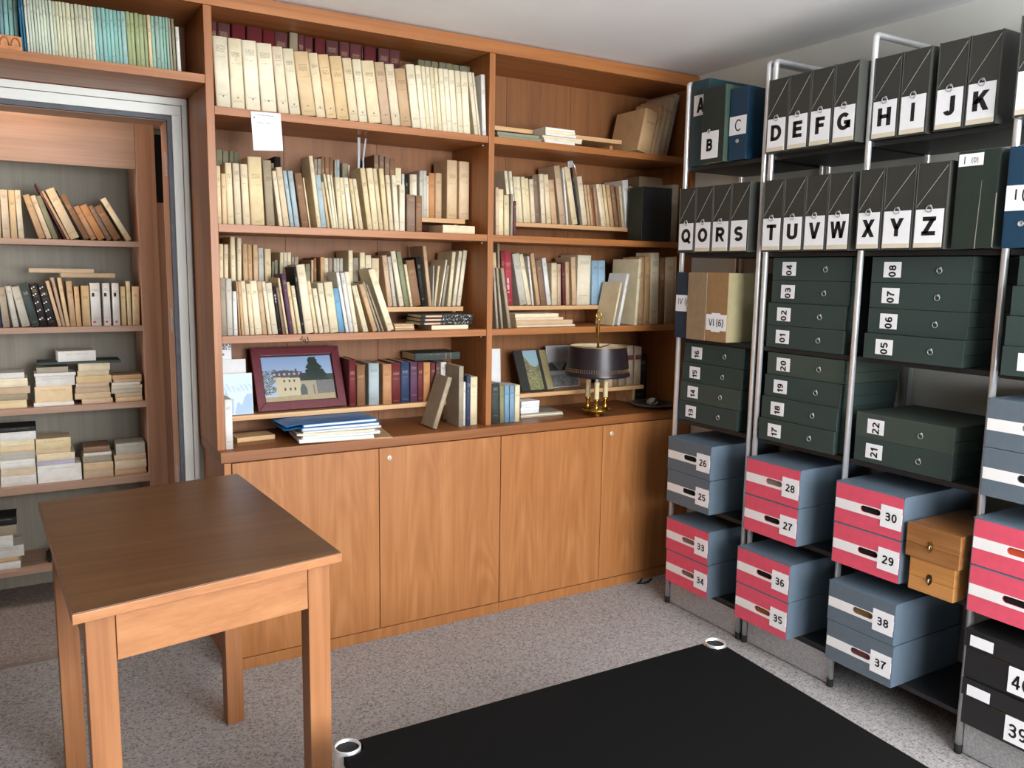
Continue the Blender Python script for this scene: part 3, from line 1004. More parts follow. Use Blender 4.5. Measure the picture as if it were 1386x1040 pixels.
def ring_pull(parent, x, z, y=-0.0005, r=0.0075, hang=-0.5):
    """little metal ring hanging from a rivet"""
    rp = MB().lathe([(0.0, 0.004), (0.003, 0.0035), (0.0045, 0.001), (0.0045, 0.0)], n=12).build('rivet', M['steel'], parent, (x, y, z), (PI / 2, 0, 0))
    pts = []
    for k in range(17):
        a = 2 * PI * k / 16
        pts.append((x + r * math.sin(a) - r * 0.2, y - 0.0025 - 0.001 * math.cos(a), z - r * 0.85 + r * math.cos(a)))
    MB().tube(pts, 0.0014, 6, caps=False).build('ring', M['steel'], parent)


def letter_file(ch, yl, wd, z, h, xf, shelf_words, depth=0.27, label_card=True, bold=0.225, ring=True, beige=True):
    lab = 'anthracite box file with the black letter %s on a white card, %s' % (ch, shelf_words) if ch else 'anthracite box file cut off by the photo edge, %s' % shelf_words
    t = shelf_thing('box_file', lab, 'box file', xf, yl, z, 'lettered anthracite box files')
    w = wd - 0.003
    e = 0.0035
    # open-backed case: front plate, two side walls, slanted top edge band
    MB().box(e, w - e, 0.0, 0.003, 0.0, h - 0.002).build('front', M['slate'], t)
    MB().box(w - e, w, -0.001, depth, 0.0, h).build('side', M['slate_edge'], t, bevel=0.0008)
    MB().box(0.0, e, -0.001, depth, 0.0, h).build('side', M['slate_edge'], t, bevel=0.0008)
    MB().box(e, w - e, 0.003, depth, 0.0, h - 0.0025).build('body', M['slate'], t)
    # pale diagonal strip from the upper right corner to half height at the left
    x0, z0, x1, z1 = 0.005, 0.132, w - 0.005, h - 0.012
    MB().prism([(x0, z0), (x0 + 0.0009, z0 - 0.0006), (x1, z1 - 0.0012), (x1 - 0.0009, z1)], -0.0009, -0.0001, 'y').build('diagonal_strip', M['strip'], t)
    if label_card:
        MB().box(0.005, w - 0.008, -0.0012, -0.0002, 0.006 if beige else 0.012, 0.124).build('label_card', M['label'], t)
        if beige:
            MB().box(0.005, w - 0.008, -0.0022, -0.0013, 0.0055, 0.020).build('card_pocket', M['beige'], t)
        if ch:
            text_obj('letter', ch, t, w * 0.5 - 0.001, -0.0015, 0.072, 0.058, M['ink'], bold, 0, {'W': 0.98, 'I': 1.0, 'A': 1.1, 'V': 1.1, 'X': 1.1, 'Y': 1.1}.get(ch, 1.2))
    if ring:
        ring_pull(t, w * 0.50, 0.133, -0.0016, 0.0098)
    return t


W4 = 0.0985
for k, ch in enumerate('DEFG'):
    letter_file(ch, -0.813 - k * W4, W4, 1.962, 0.268, 1.863, 'on the highest shelf')
for ch, yl, wd in (('H', -1.2365, 0.1015), ('I', -1.339, 0.1005), ('J', -1.461, 0.099), ('K', -1.5605, 0.099)):
    letter_file(ch, yl, wd, 1.962, 0.267, 1.898, 'on the highest shelf')
for k, ch in enumerate('QORS'):
    letter_file(ch, -0.3395 - k * 0.1005, 0.1005, 1.597, 0.272, 1.873, 'on the second shelf', ring=(ch != 'S'), beige=(ch != 'Q'))
for k, ch in enumerate('TUVW'):
    letter_file(ch, -0.8125 - k * 0.0990, 0.0990, 1.597, 0.268, 1.868, 'on the second shelf')
for ch, yl, wd in (('X', -1.2360, 0.0960), ('Y', -1.3330, 0.1110), ('Z', -1.4450, 0.1090)):
    letter_file(ch, yl, wd, 1.597, 0.268, 1.862, 'on the second shelf')
letter_file('', -1.7285, 0.100, 1.962, 0.275, 1.853, 'top right')


def binder(label, xf, yl, z, w, h, depth, m, texts=(), card=None, ring=None, spine_hole=None, name='binder', side_m=None, strip=None):
    t = shelf_thing(name, label, 'binder', xf, yl, z, 'binders on the tube shelving')
    b = 0.003
    MB().box(b, w - b, 0.0, 0.004, 0.0005, h).build('spine', M[m], t, bevel=0.001)
    for x in (0.0, w - b):
        MB().box(x, x + b, 0.001, depth, 0.0, h).build('cover_board', M[side_m or m], t, bevel=0.0008)
    MB().box(b + 0.001, w - b - 0.001, 0.012, depth - 0.012, 0.006, h - 0.02).build('papers', M['paper_cream'], t)
    if card:
        x0, x1, z0, z1 = card
        MB().box(x0, x1, -0.0012, -0.0002, z0, z1).build('label_card', M['label'], t)
    for (s, cx, cz, hh, bold, mm) in texts:
        text_obj('lettering', s, t, cx, -0.0016, cz, hh, M[mm], bold, clip=card)
    if ring:
        ring_pull(t, ring[0], ring[1], -0.0013, 0.007)
    if spine_hole:
        MB().lathe([(0.008, 0.0), (0.008, 0.002), (0.007, 0.002), (0.006, 0.0005), (0.0, 0.0005)], n=18).build('finger_hole', M['steel'], t, (spine_hole[0], -0.0002, spine_hole[1]), (PI / 2, 0, 0))
    return t


binder('tall teal binder with the letter A at the bookcase end of the highest shelf', 1.915, -0.342, 1.962, 0.099, 0.352, 0.28, 'teal_bind',
       (('A', 0.055, 0.250, 0.060, 0.22, 'ink'),), (0.014, 0.086, 0.208, 0.292), name='binder')
binder('dark green box binder with the letter B on a low white card', 1.880, -0.446, 1.962, 0.130, 0.300, 0.28, 'green_bind',
       (('B', 0.050, 0.072, 0.050, 0.23, 'ink'),), (0.003, 0.098, 0.018, 0.126), ring=(0.046, 0.132), side_m='green_bind2')
binder('blue binder with a thin letter C on a white card, highest shelf', 1.900, -0.581, 1.962, 0.097, 0.279, 0.28, 'blue_bind',
       (('C', 0.050, 0.134, 0.046, 0.12, 'ink'),), (0.003, 0.092, 0.098, 0.170), spine_hole=(0.048, 0.074))
bI = binder('worn dark green binder with handwritten I on a small white tag', 1.862, -1.5735, 1.597, 0.127, 0.288, 0.29, 'green_bind',
       (('I', 0.022, 0.262, 0.022, 0.12, 'ink'), ('(0)', 0.053, 0.260, 0.015, 0.11, 'ink')), (0.004, 0.078, 0.244, 0.280))
MB().prism([(0.072, 0.0), (0.074, 0.0), (0.079, 0.20), (0.0785, 0.20)], -0.0006, -0.0001, 'y').build('crease', M['paper_grey'], bI)
MB().box(0.1235, 0.1265, -0.0009, -0.0001, 0.004, 0.16).build('worn_edge', M['paper_grey'], bI)
binder('blue binder with a white card reading I at the right photo edge', 1.853, -1.7295, 1.597, 0.098, 0.285, 0.28, 'blue_bind',
       (('I (1)', 0.054, 0.150, 0.030, 0.15, 'ink'),), (0.002, 0.096, 0.105, 0.176), spine_hole=(0.05, 0.068))
binder('navy binder with IV on a white card, half hidden by brown cartons', 1.872, -0.3405, 1.232, 0.078, 0.283, 0.29, 'navy_bind',
       (('IV (4)', 0.056, 0.158, 0.026, 0.13, 'ink'),), (0.003, 0.076, 0.115, 0.185))


def carton(label, xf, yl, w, h, m, card=None, text=None):
    t = shelf_thing('slip_case', label, 'carton', xf, yl, 1.232, 'brown cartons on the third shelf')
    MB().box(0, w, 0, 0.004, 0.0, h).build('front', M[m], t, bevel=0.001)
    MB().box(0.0006, w - 0.0006, 0.0042, 0.27, 0.0, h - 0.001).build('body', M['carton_side'], t, bevel=0.001)
    if card:
        x0, x1, z0, z1 = card
        MB().prism([(x0, z0), (x0 + 0.03, z0), (x0 + 0.031, z0 - 0.006), (x1 - 0.035, z0 - 0.006), (x1 - 0.034, z0), (x1, z0), (x1, z1), (x1 - 0.034, z1), (x1 - 0.035, z1 + 0.006), (x0 + 0.031, z1 + 0.006), (x0 + 0.03, z1), (x0, z1)],
                   -0.0012, -0.0002, 'y').build('label_card', M['label'], t)
        text_obj('lettering', text, t, (x0 + x1) / 2, -0.0016, (z0 + z1) / 2, 0.029, M['ink'], 0.15)
    return t


carton('plain taupe carton standing between the navy binder and the VI carton', 1.866, -0.4205, 0.112, 0.283, 'carton1')
carton('brown carton marked VI (6) on a white card', 1.868, -0.5345, 0.118, 0.283, 'carton2', (0.002, 0.116, 0.046, 0.112), 'VI (6)')

# --- flat dark green storage boxes with turned numbers


def green_box(num, xf, yl, z, w, h, place, worn=False, tilt=0.0):
    m = M['green_box2'] if worn else M['green_box']
    t = shelf_thing('storage_box', 'flat dark green box %s, %s' % (num, place) if num else 'flat dark green box, %s' % place, 'box', xf, yl, z, 'flat green storage boxes', tilt)
    hh = h - 0.0012
    MB().box(0, w, 0, 0.006, 0, hh).build('front_flap', m, t, bevel=0.001)
    MB().box(0.003, w - 0.003, 0.0062, 0.325, 0.0, hh * 0.44).build('tray', m, t, bevel=0.001)
    MB().box(0.004, w - 0.004, 0.0062, 0.324, hh * 0.44, hh * 0.46).build('seam', M['green_seam'], t)
    MB().box(0.001, w - 0.001, 0.0062, 0.327, hh * 0.46, hh).build('lid', m, t, bevel=0.001)
    x0, x1, z0, z1 = 0.046, 0.110, 0.017, 0.068
    if num is not None:
        MB().box(x0, x1, -0.0009, -0.0001, z0, z1).build('label_card', M['label'], t)
        if num:
            text_obj('number', num, t, 0.079, -0.0013, 0.038, 0.0275, M['ink'], 0.19, PI / 2, 1.12, (x0, x1, z0, z1))
    ring_pull(t, 0.246, 0.048, -0.0002, 0.0085)
    return t


GW, GH = 0.352, 0.0862
FOUR = ('lowest of four', 'second lowest of four', 'third lowest of four', 'topmost of four')
B2 = 'under the lettered files T to W'
for k, n in enumerate(('01', '02', '03', '04')):
    green_box(n, 1.912 + (0.008 if k > 1 else 0), -0.8255 - (0.006 if k > 1 else 0), 1.232 + k * GH, GW, GH, FOUR[k] + ' ' + B2)
for k, n in enumerate(('17', '18', '19', '20')):
    green_box(n, 1.900 + 0.006 * k, -0.8235 - 0.003 * k, 0.867 + k * GH, GW, GH, FOUR[k] + ' above the middle raspberry boxes', k == 3)
for k, n in enumerate(('13', '14', '15', '16')):
    green_box(n, 1.914 + 0.003 * k, -0.3425 - 0.004 * k, 0.867 + k * GH, GW, GH, FOUR[k] + ' under the brown cartons', k == 1)
for k, n in enumerate(('05', '06', '07', '08')):
    green_box(n, 1.900 + (0.018 if k else 0), -1.2690 + (0.003 if k else 0), 1.232 + k * GH, GW, GH, FOUR[k] + ' under the lettered files X to Z')
for k, n in enumerate(('21', '22')):
    green_box(n, 1.916, -1.2500, 0.867 + k * GH, GW + 0.006, GH + 0.001, ('lower', 'upper')[k] + ' of two beneath an empty gap', k == 1)
for k, (dx, pl) in enumerate(((0, 'lowest of four at right photo edge'), (0.004, 'second lowest of four at the right photo edge'), (0.014, 'third from the bottom at the right photo edge'), (0.028, 'topmost of four at the right photo edge'))):
    green_box('' if k == 0 else None, 1.850 + dx, -1.7640 - dx * 0.3, 1.232 + k * GH, GW, GH, pl)

# --- card archive boxes with punched handle and number


def capsule(cx, cz, L_, r, n=7):
    pts = []
    for k in range(n + 1):
        a = -PI / 2 + PI * k / n
        pts.append((cx + L_ / 2 - r + r * math.cos(a), cz + r * math.sin(a)))
    for k in range(n + 1):
        a = PI / 2 + PI * k / n
        pts.append((cx - L_ / 2 + r + r * math.cos(a), cz + r * math.sin(a)))
    return pts


def archive_box(num, colour, yl, z, place, inside='slot_dark', xf=1.850, w=0.264, h=0.1465, depth=0.385):
    face = M['box_face_red'] if colour == 'red' else M['box_face_grey']
    lab = '%s archive box numbered %s, %s' % ('raspberry fronted' if colour == 'red' else 'slate grey', num, place) if num else '%s archive box at the right photo edge, %s' % ('raspberry fronted' if colour == 'red' else 'slate grey', place)
    t = shelf_thing('archive_box', lab, 'box', xf, yl, z, 'numbered card archive boxes')
    hh = h - 0.0015
    hole = capsule(0.142, 0.072, 0.076, 0.0105)
    # body shell: sides, lid, floor and back, open behind the punched front
    s = 0.003
    MB().box(0, s, 0.0, depth, 0, hh).box(w - s, w, 0.0, depth, 0, hh).box(s, w - s, 0.004, depth, 0, s).box(s, w - s, depth - s, depth, s, hh - s).box(s, w - s, 0.004, depth, hh - s, hh).build('body', M['box_grey'], t)
    MB().prism([(-0.0015, hh + 0.0004), (w + 0.0015, hh + 0.0004), (w + 0.0015, hh - 0.004), (-0.0015, hh - 0.004)], 0.0, 0.0025, 'y').build('lid_edge', M['box_grey'], t)
    bm_build(plate_with_hole(s, w - s, 0.0, hh - 0.004, hole, -0.0008, 0.003), 'front', face, t)
    bm_build(plate_with_hole(s, w - s, 0.051, 0.086, capsule(0.142, 0.072, 0.078, 0.0112), -0.0014, 0.0005), 'band', M['box_band'], t)
    MB().box(0.08, 0.205, 0.012, 0.016, 0.045, 0.100).build('contents', M[inside], t)  # slot_dark plate is painted shade of the box inside; others are papers
    if num is not None:
        x0, x1, z0, z1 = 0.182, 0.260, 0.030, 0.106
        MB().box(x0, x1, -0.0024, -0.0016, z0, z1).build('label_card', M['label'], t)
        if num:
            text_obj('number', num, t, (x0 + x1) / 2, -0.0028, 0.068, 0.029, M['ink'], 0.18, 0, 1.15)
    return t


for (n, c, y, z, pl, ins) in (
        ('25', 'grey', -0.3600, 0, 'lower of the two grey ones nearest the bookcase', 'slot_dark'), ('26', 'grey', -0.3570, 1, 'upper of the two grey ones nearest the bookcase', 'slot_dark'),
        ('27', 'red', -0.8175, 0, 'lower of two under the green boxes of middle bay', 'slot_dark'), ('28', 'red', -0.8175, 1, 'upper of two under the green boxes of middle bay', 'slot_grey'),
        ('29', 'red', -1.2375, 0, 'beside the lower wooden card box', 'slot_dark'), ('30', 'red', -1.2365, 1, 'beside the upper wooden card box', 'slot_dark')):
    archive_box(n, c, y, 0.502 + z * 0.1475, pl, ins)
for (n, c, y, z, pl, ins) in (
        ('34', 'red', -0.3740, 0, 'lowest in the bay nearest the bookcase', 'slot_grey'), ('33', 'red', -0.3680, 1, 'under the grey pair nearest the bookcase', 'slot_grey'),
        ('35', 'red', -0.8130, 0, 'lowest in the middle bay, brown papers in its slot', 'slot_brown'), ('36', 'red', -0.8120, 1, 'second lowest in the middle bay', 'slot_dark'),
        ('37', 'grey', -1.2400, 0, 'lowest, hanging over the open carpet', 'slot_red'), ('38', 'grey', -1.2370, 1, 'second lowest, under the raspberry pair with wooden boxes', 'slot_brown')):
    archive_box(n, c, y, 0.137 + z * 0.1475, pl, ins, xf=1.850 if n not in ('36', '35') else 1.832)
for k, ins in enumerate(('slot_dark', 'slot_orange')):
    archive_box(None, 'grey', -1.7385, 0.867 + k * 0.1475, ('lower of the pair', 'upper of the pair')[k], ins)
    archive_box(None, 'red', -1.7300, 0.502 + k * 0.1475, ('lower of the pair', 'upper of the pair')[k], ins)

# --- two wooden card index boxes


def card_box(label, xf, yl, z, w, h, depth, m, lm):
    t = shelf_thing('card_index_box', label, 'box', xf, yl, z, 'wooden card index boxes')
    cut = h * 0.42
    MB().box(0, w, 0, depth, 0, cut - 0.0006).build('base', M[m], t, bevel=0.0015)
    MB().box(0, w, 0, depth, cut, h).build('lid', M[m], t, bevel=0.0015)
    cl = MB()
    cl.prism([(w * 0.47 - 0.009, cut + 0.012), (w * 0.47 - 0.005, cut + 0.020), (w * 0.47 + 0.005, cut + 0.020), (w * 0.47 + 0.009, cut + 0.012), (w * 0.47 + 0.008, cut - 0.006), (w * 0.47, cut - 0.016), (w * 0.47 - 0.008, cut - 0.006)], -0.002, -0.0001, 'y')
    c = cl.build('clasp', M[lm], t)
    MB().tube([(w * 0.47, -0.002, cut + 0.006), (w * 0.47, -0.007, cut + 0.004), (w * 0.47, -0.007, cut - 0.005)], 0.0022, 8).build('clasp_pin', M['steel'], c)
    return t


card_box('lower wooden card index box, honey coloured with a dark clasp', 1.853, -1.5330, 0.502, 0.152, 0.110, 0.30, 'cardbox2', 'old_brass')
card_box('upper wooden card index box, reddish brown with a brass clasp', 1.845, -1.5190, 0.6130, 0.180, 0.108, 0.32, 'cardbox', 'brass')

# --- two black cases at the lower right


def black_case(label, yl, z, h, num, tab):
    t = shelf_thing('black_case', label, 'case', 1.850, yl, z, 'black cases on the lowest shelf')
    w = 0.36
    MB().box(0.004, w - 0.004, 0.004, 0.36, 0, h * 0.62).build('base', M['blackbox'], t, bevel=0.002)
    MB().box(0, w, 0, 0.365, h * 0.625, h - 0.001).build('lid', M['blackbox'], t, bevel=0.002)
    MB().box(0.018, 0.088, -0.0010, -0.0002, h - 0.052, h - 0.018).build('name_card', M['label'], t)
    MB().box(0.092, 0.16, 0.0025, 0.0038, h * 0.585, h * 0.60).build('brass_edge', M['old_brass'], t)
    MB().box(0.138, 0.215, -0.0014, 0.0036, 0.012, 0.090).build('label_card', M['label'], t)
    text_obj('number', num, t, 0.176, -0.0018, 0.050, 0.042, M['ink'], 0.16)
    return t


black_case('lower black lidded case with a white card starting with 3', -1.7385, 0.137, 0.150, '39', 0)
black_case('upper black lidded case with a white card starting with 4', -1.7345, 0.2880, 0.158, '40', 0)

# books: row depth, shelf height, then (x, thickness, height, lean in degrees, cover) for each
ROWS = {
 'L1F': (0.012, 2.0624, [(0.0388,0.0486,0.235,-1.9,'w'), (0.0904,0.0456,0.236,-1.8,'w'), (0.1402,0.0502,0.236,-2.7,'w'), (0.1948,0.0536,0.234,-3.6,'w'), (0.2546,0.0374,0.230,-5.0,'c'), (0.2960,0.0393,0.229,-5.8,'w'), (0.3413,0.0528,0.225,-7.2,'d'), (0.3963,0.0345,0.227,-7.4,'c'), (0.4335,0.0392,0.227,-7.7,'d'), (0.4746,0.0462,0.227,-7.2,'d'), (0.5246,0.0350,0.227,-7.2,'c'), (0.5618,0.0340,0.228,-6.7,'w'), (0.5995,0.0506,0.228,-7.5,'c'), (0.6532,0.0396,0.230,-7.3,'s'), (0.6957,0.0365,0.228,-7.5,'c'), (0.7341,0.0438,0.217,-7.4,'s'), (0.7820,0.0360,0.239,-7.0,'w'), (0.8188,0.0242,0.240,-6.4,'w'), (0.8437,0.0173,0.240,-6.2,'w'), (0.8616,0.0169,0.240,-5.9,'w'), (0.8792,0.0170,0.241,-5.8,'w'), (0.8968,0.0165,0.241,-5.4,'w'), (0.9139,0.0213,0.241,-5.2,'w'), (0.9359,0.0215,0.242,-5.0,'w'), (0.9581,0.0259,0.241,-4.8,'w'), (0.9846,0.0245,0.242,-4.4,'w'), (1.0098,0.0312,0.242,-4.0,'w'), (1.0600,0.0180,0.245,-8.0,'w'), (1.0795,0.0100,0.246,-8.0,'w'), (1.0975,0.0190,0.243,-2.5,'W')]),
 'L1B': (0.155, 2.1350, [(0.0505,0.0196,0.249,2.0,'m'), (0.0745,0.0441,0.248,1.7,'m'), (0.1231,0.0485,0.250,1.6,'m'), (0.1771,0.0559,0.250,1.6,'m'), (0.2376,0.0433,0.248,1.5,'m'), (0.2823,0.0483,0.249,1.3,'m'), (0.3364,0.0317,0.253,1.3,'g'), (0.3700,0.0223,0.250,1.1,'m'), (0.3978,0.0339,0.248,0.0,'m'), (0.4374,0.0408,0.249,1.0,'m'), (0.4832,0.0496,0.247,0.0,'m'), (0.5378,0.0400,0.249,0.0,'m'), (0.5814,0.0469,0.248,0.0,'m'), (0.6308,0.0042,0.248,0.0,'m'), (0.6397,0.0493,0.247,0.0,'m'), (0.6982,0.0459,0.248,0.0,'m'), (0.7467,0.0438,0.249,0.0,'m'), (0.8742,0.0284,0.229,0.0,'e'), (0.9038,0.0303,0.230,0.0,'e'), (0.9353,0.0306,0.230,0.0,'e'), (0.9671,0.0309,0.230,0.0,'e'), (0.9991,0.0312,0.230,0.0,'e'), (1.0315,0.0315,0.230,0.0,'e'), (1.0643,0.0500,0.230,0.0,'e')]),
 'L2F': (0.012, 1.6595, [(0.0295,0.0160,0.201,0.0,'c'), (0.0462,0.0159,0.175,0.0,'d'), (0.0660,0.0222,0.214,-1.1,'c'), (0.0916,0.0228,0.214,-1.2,'c'), (0.1188,0.0243,0.213,-1.6,'c'), (0.1484,0.0484,0.242,-1.8,'c'), (0.2036,0.0296,0.233,-2.4,'g'), (0.2472,0.0148,0.198,-6.3,'c'), (0.2654,0.0221,0.213,-6.6,'d'), (0.2909,0.0139,0.202,-7.1,'B'), (0.3083,0.0187,0.203,-6.6,'B'), (0.3332,0.0269,0.196,-7.1,'b'), (0.3617,0.0057,0.182,-7.2,'c'), (0.3905,0.0154,0.263,-6.2,'c'), (0.4070,0.0208,0.195,-6.2,'B'), (0.4323,0.0104,0.172,-7.5,'d'), (0.4479,0.0084,0.201,-9.0,'w'), (0.4573,0.0113,0.200,-7.3,'w'), (0.4701,0.0064,0.199,-6.7,'w'), (0.4775,0.0178,0.192,-4.3,'w'), (0.4989,0.0167,0.192,-5.2,'w'), (0.5194,0.0179,0.193,-6.2,'w'), (0.5429,0.0130,0.191,-7.7,'c'), (0.5584,0.0158,0.191,-8.2,'c'), (0.5951,0.0205,0.235,-7.3,'c'), (0.6173,0.0243,0.236,-6.2,'c'), (0.6443,0.0163,0.236,-6.6,'c'), (0.6627,0.0189,0.237,-5.2,'c'), (0.6854,0.0175,0.214,-4.7,'c'), (0.7056,0.0197,0.215,-3.4,'w'), (0.7280,0.0232,0.182,0.0,'w'), (0.7577,0.0359,0.145,0.0,'b'), (0.7969,0.0264,0.143,0.0,'b')]),
 'L2B': (0.155, 1.7270, [(0.0545,0.0223,0.207,1.8,'e'), (0.0791,0.0216,0.205,1.7,'e'), (0.1038,0.0154,0.207,1.7,'e'), (0.1201,0.0214,0.204,1.6,'e'), (0.2354,0.0332,0.174,1.5,'e'), (0.2710,0.0239,0.200,1.4,'k'), (0.4250,0.0131,0.203,1.1,'g'), (0.4391,0.0151,0.206,1.1,'g'), (0.4586,0.0137,0.215,0.0,'b'), (0.4730,0.0179,0.215,0.0,'b'), (0.4918,0.0169,0.215,0.0,'b'), (0.5113,0.0072,0.205,0.0,'G'), (0.5196,0.0124,0.208,0.0,'B'), (0.5424,0.0240,0.195,0.0,'g'), (0.5685,0.0068,0.192,0.0,'w'), (0.6796,0.0201,0.240,0.0,'b'), (0.7008,0.0208,0.241,0.0,'b'), (0.7233,0.0204,0.236,0.0,'b'), (0.7453,0.0239,0.231,0.0,'b'), (0.7703,0.0268,0.195,0.0,'w'), (0.8010,0.0124,0.173,0.0,'W'), (0.8151,0.0147,0.174,0.0,'k'), (0.8338,0.0108,0.173,0.0,'d'), (0.8452,0.0223,0.174,0.0,'w'), (0.8778,0.0167,0.192,0.0,'G'), (0.8951,0.0168,0.193,0.0,'G'), (0.9124,0.0105,0.173,0.0,'c'), (0.9241,0.0293,0.186,0.0,'o'), (0.9545,0.0295,0.188,0.0,'s'), (1.0096,0.0487,0.246,0.0,'p1'), (1.0638,0.0489,0.244,0.0,'p1')]),
 'L3F': (0.012, 1.2603, [(0.0295,0.0205,0.207,0.0,'g'), (0.0514,0.0207,0.206,0.0,'G'), (0.0734,0.0142,0.160,0.0,'W'), (0.0936,0.0045,0.196,-2.0,'s'), (0.1007,0.0108,0.196,-2.6,'s'), (0.1133,0.0169,0.197,-3.0,'c'), (0.1325,0.0158,0.188,-3.5,'c'), (0.1529,0.0250,0.198,-4.7,'w'), (0.1789,0.0172,0.197,-4.9,'s'), (0.2006,0.0132,0.196,-6.0,'c'), (0.2151,0.0218,0.191,-6.2,'w'), (0.2393,0.0093,0.178,-6.6,'k'), (0.2512,0.0110,0.175,-7.2,'b'), (0.2661,0.0084,0.211,-7.7,'c'), (0.2769,0.0160,0.225,-6.9,'p'), (0.2957,0.0131,0.195,-7.5,'c'), (0.3112,0.0143,0.182,-7.9,'c'), (0.3270,0.0105,0.252,-6.8,'k'), (0.3386,0.0328,0.260,-6.8,'c'), (0.3758,0.0145,0.200,-7.8,'c'), (0.3925,0.0168,0.172,-8.3,'w'), (0.4133,0.0221,0.192,-7.6,'w'), (0.4367,0.0328,0.195,-7.0,'w'), (0.4741,0.0229,0.172,-8.3,'U'), (0.5007,0.0132,0.235,-9.2,'W'), (0.5149,0.0167,0.233,-8.6,'W'), (0.5337,0.0170,0.237,-8.9,'w'), (0.5705,0.0116,0.186,-14.5,'w'), (0.5839,0.0106,0.188,-14.5,'w'), (0.6116,0.0192,0.194,-17.2,'s'), (0.6378,0.0093,0.206,-18.8,'g'), (0.6525,0.0075,0.198,-20.0,'g'), (0.6781,0.0271,0.257,-18.9,'w')]),
 'L3B': (0.155, 1.3520, [(0.0553,0.0150,0.240,1.4,'c'), (0.0730,0.0151,0.239,1.4,'c'), (0.1027,0.0175,0.268,0.0,'w'), (0.1226,0.0153,0.265,1.2,'w'), (0.1472,0.0178,0.243,0.0,'s'), (0.1669,0.0155,0.242,0.0,'s'), (0.1857,0.0175,0.241,0.0,'s'), (0.2047,0.0205,0.229,0.0,'G'), (0.2285,0.0240,0.227,0.0,'c'), (0.2535,0.0092,0.179,1.1,'e'), (0.2667,0.0128,0.185,0.0,'e'), (0.2831,0.0137,0.214,1.3,'w'), (0.2975,0.0140,0.215,1.3,'w'), (0.3120,0.0143,0.215,1.3,'w'), (0.3283,0.0124,0.198,1.1,'g'), (0.3412,0.0159,0.199,1.1,'g'), (0.3882,0.0192,0.172,0.0,'e'), (0.4084,0.0096,0.188,1.1,'s'), (0.4221,0.0110,0.196,0.0,'b'), (0.4481,0.0165,0.200,0.0,'s'), (0.4656,0.0165,0.197,0.0,'w'), (0.4832,0.0172,0.197,0.0,'g'), (0.5019,0.0125,0.196,0.0,'G'), (0.5155,0.0121,0.197,0.0,'G'), (0.5287,0.0132,0.197,0.0,'G'), (0.5641,0.0187,0.229,0.0,'w'), (0.5854,0.0242,0.200,0.0,'g'), (0.6150,0.0217,0.222,0.0,'w'), (0.6377,0.0245,0.212,0.0,'w'), (0.6639,0.0330,0.200,0.0,'c'), (0.7362,0.0212,0.213,-7.1,'s'), (0.7598,0.0157,0.208,-7.4,'G'), (0.7870,0.0213,0.232,-9.9,'w'), (0.8132,0.0210,0.231,-9.5,'E'), (0.8356,0.0114,0.179,-9.5,'w'), (0.8506,0.0384,0.195,-9.6,'b'), (0.8925,0.0192,0.208,-8.2,'k'), (0.9237,0.0159,0.257,-6.6,'s')]),
 'L3C': (0.155, 1.3520, [(0.9409,0.0048,0.174,1.3,'G'), (0.9469,0.0107,0.174,6.3,'c'), (0.9695,0.0071,0.202,9.5,'w'), (0.9809,0.0125,0.177,8.8,'g'), (1.0099,0.0169,0.235,5.9,'w'), (1.0360,0.0164,0.239,7.7,'w'), (1.0593,0.0195,0.243,7.7,'w')]),
 'L4B': (0.155, 0.9400, [(0.5965,0.0373,0.173,0.0,'b'), (0.6472,0.0463,0.177,0.0,'B'), (0.7087,0.0403,0.171,0.0,'o'), (0.7501,0.0414,0.176,0.0,'m'), (0.7938,0.0390,0.177,0.0,'n'), (0.8369,0.0341,0.175,0.0,'p'), (0.8734,0.0238,0.173,0.0,'m'), (0.8989,0.0323,0.170,0.0,'o'), (0.9324,0.0211,0.168,0.0,'m')]),
 'L4F': (0.030, 0.8420, [(1.0286,0.0122,0.191,0.0,'W'), (1.0420,0.0196,0.217,0.0,'n'), (1.0628,0.0352,0.211,0.0,'c')]),
 'R2F': (0.012, 1.6595, [(1.1681,0.0159,0.198,-1.2,'s'), (1.1855,0.0244,0.192,-1.1,'c'), (1.2138,0.0254,0.170,-1.6,'c'), (1.2408,0.0101,0.175,0.0,'g'), (1.2547,0.0140,0.147,0.0,'m')]),
 'R2B': (0.155, 1.7270, [(1.3209,0.0160,0.223,-7.7,'w'), (1.3386,0.0145,0.221,-7.2,'w'), (1.3549,0.0154,0.199,-6.6,'w'), (1.3720,0.0212,0.200,-6.0,'w'), (1.3950,0.0189,0.201,-6.0,'w'), (1.4156,0.0190,0.197,-5.4,'c'), (1.4363,0.0216,0.194,-5.1,'c'), (1.4609,0.0248,0.212,-5.8,'b'), (1.4925,0.0236,0.221,-4.8,'c'), (1.5218,0.0253,0.221,-6.1,'c'), (1.5524,0.0298,0.199,-7.5,'s'), (1.5970,0.0319,0.265,-9.1,'s'), (1.6345,0.0104,0.259,-7.6,'W'), (1.6649,0.0310,0.267,-11.8,'c'), (1.6991,0.0114,0.272,-11.2,'k'), (1.7206,0.0292,0.226,-10.4,'c'), (1.7566,0.0125,0.191,-10.1,'s'), (1.7721,0.0134,0.192,-10.2,'s'), (1.7885,0.0117,0.187,-9.7,'b'), (1.8040,0.0136,0.183,-9.1,'m1'), (1.8325,0.0181,0.199,-11.7,'c'), (1.8529,0.0173,0.200,-11.5,'c'), (1.8725,0.0156,0.201,-11.0,'c'), (1.8902,0.0212,0.200,-10.7,'s'), (1.9185,0.0223,0.199,-11.7,'b'), (1.9431,0.0131,0.196,-10.0,'b'), (1.9583,0.0142,0.196,-8.6,'c'), (1.9832,0.0353,0.226,-7.9,'W'), (2.0262,0.0130,0.201,-9.9,'s'), (2.0412,0.0125,0.199,-9.6,'s'), (2.0558,0.0126,0.195,-8.5,'g')]),
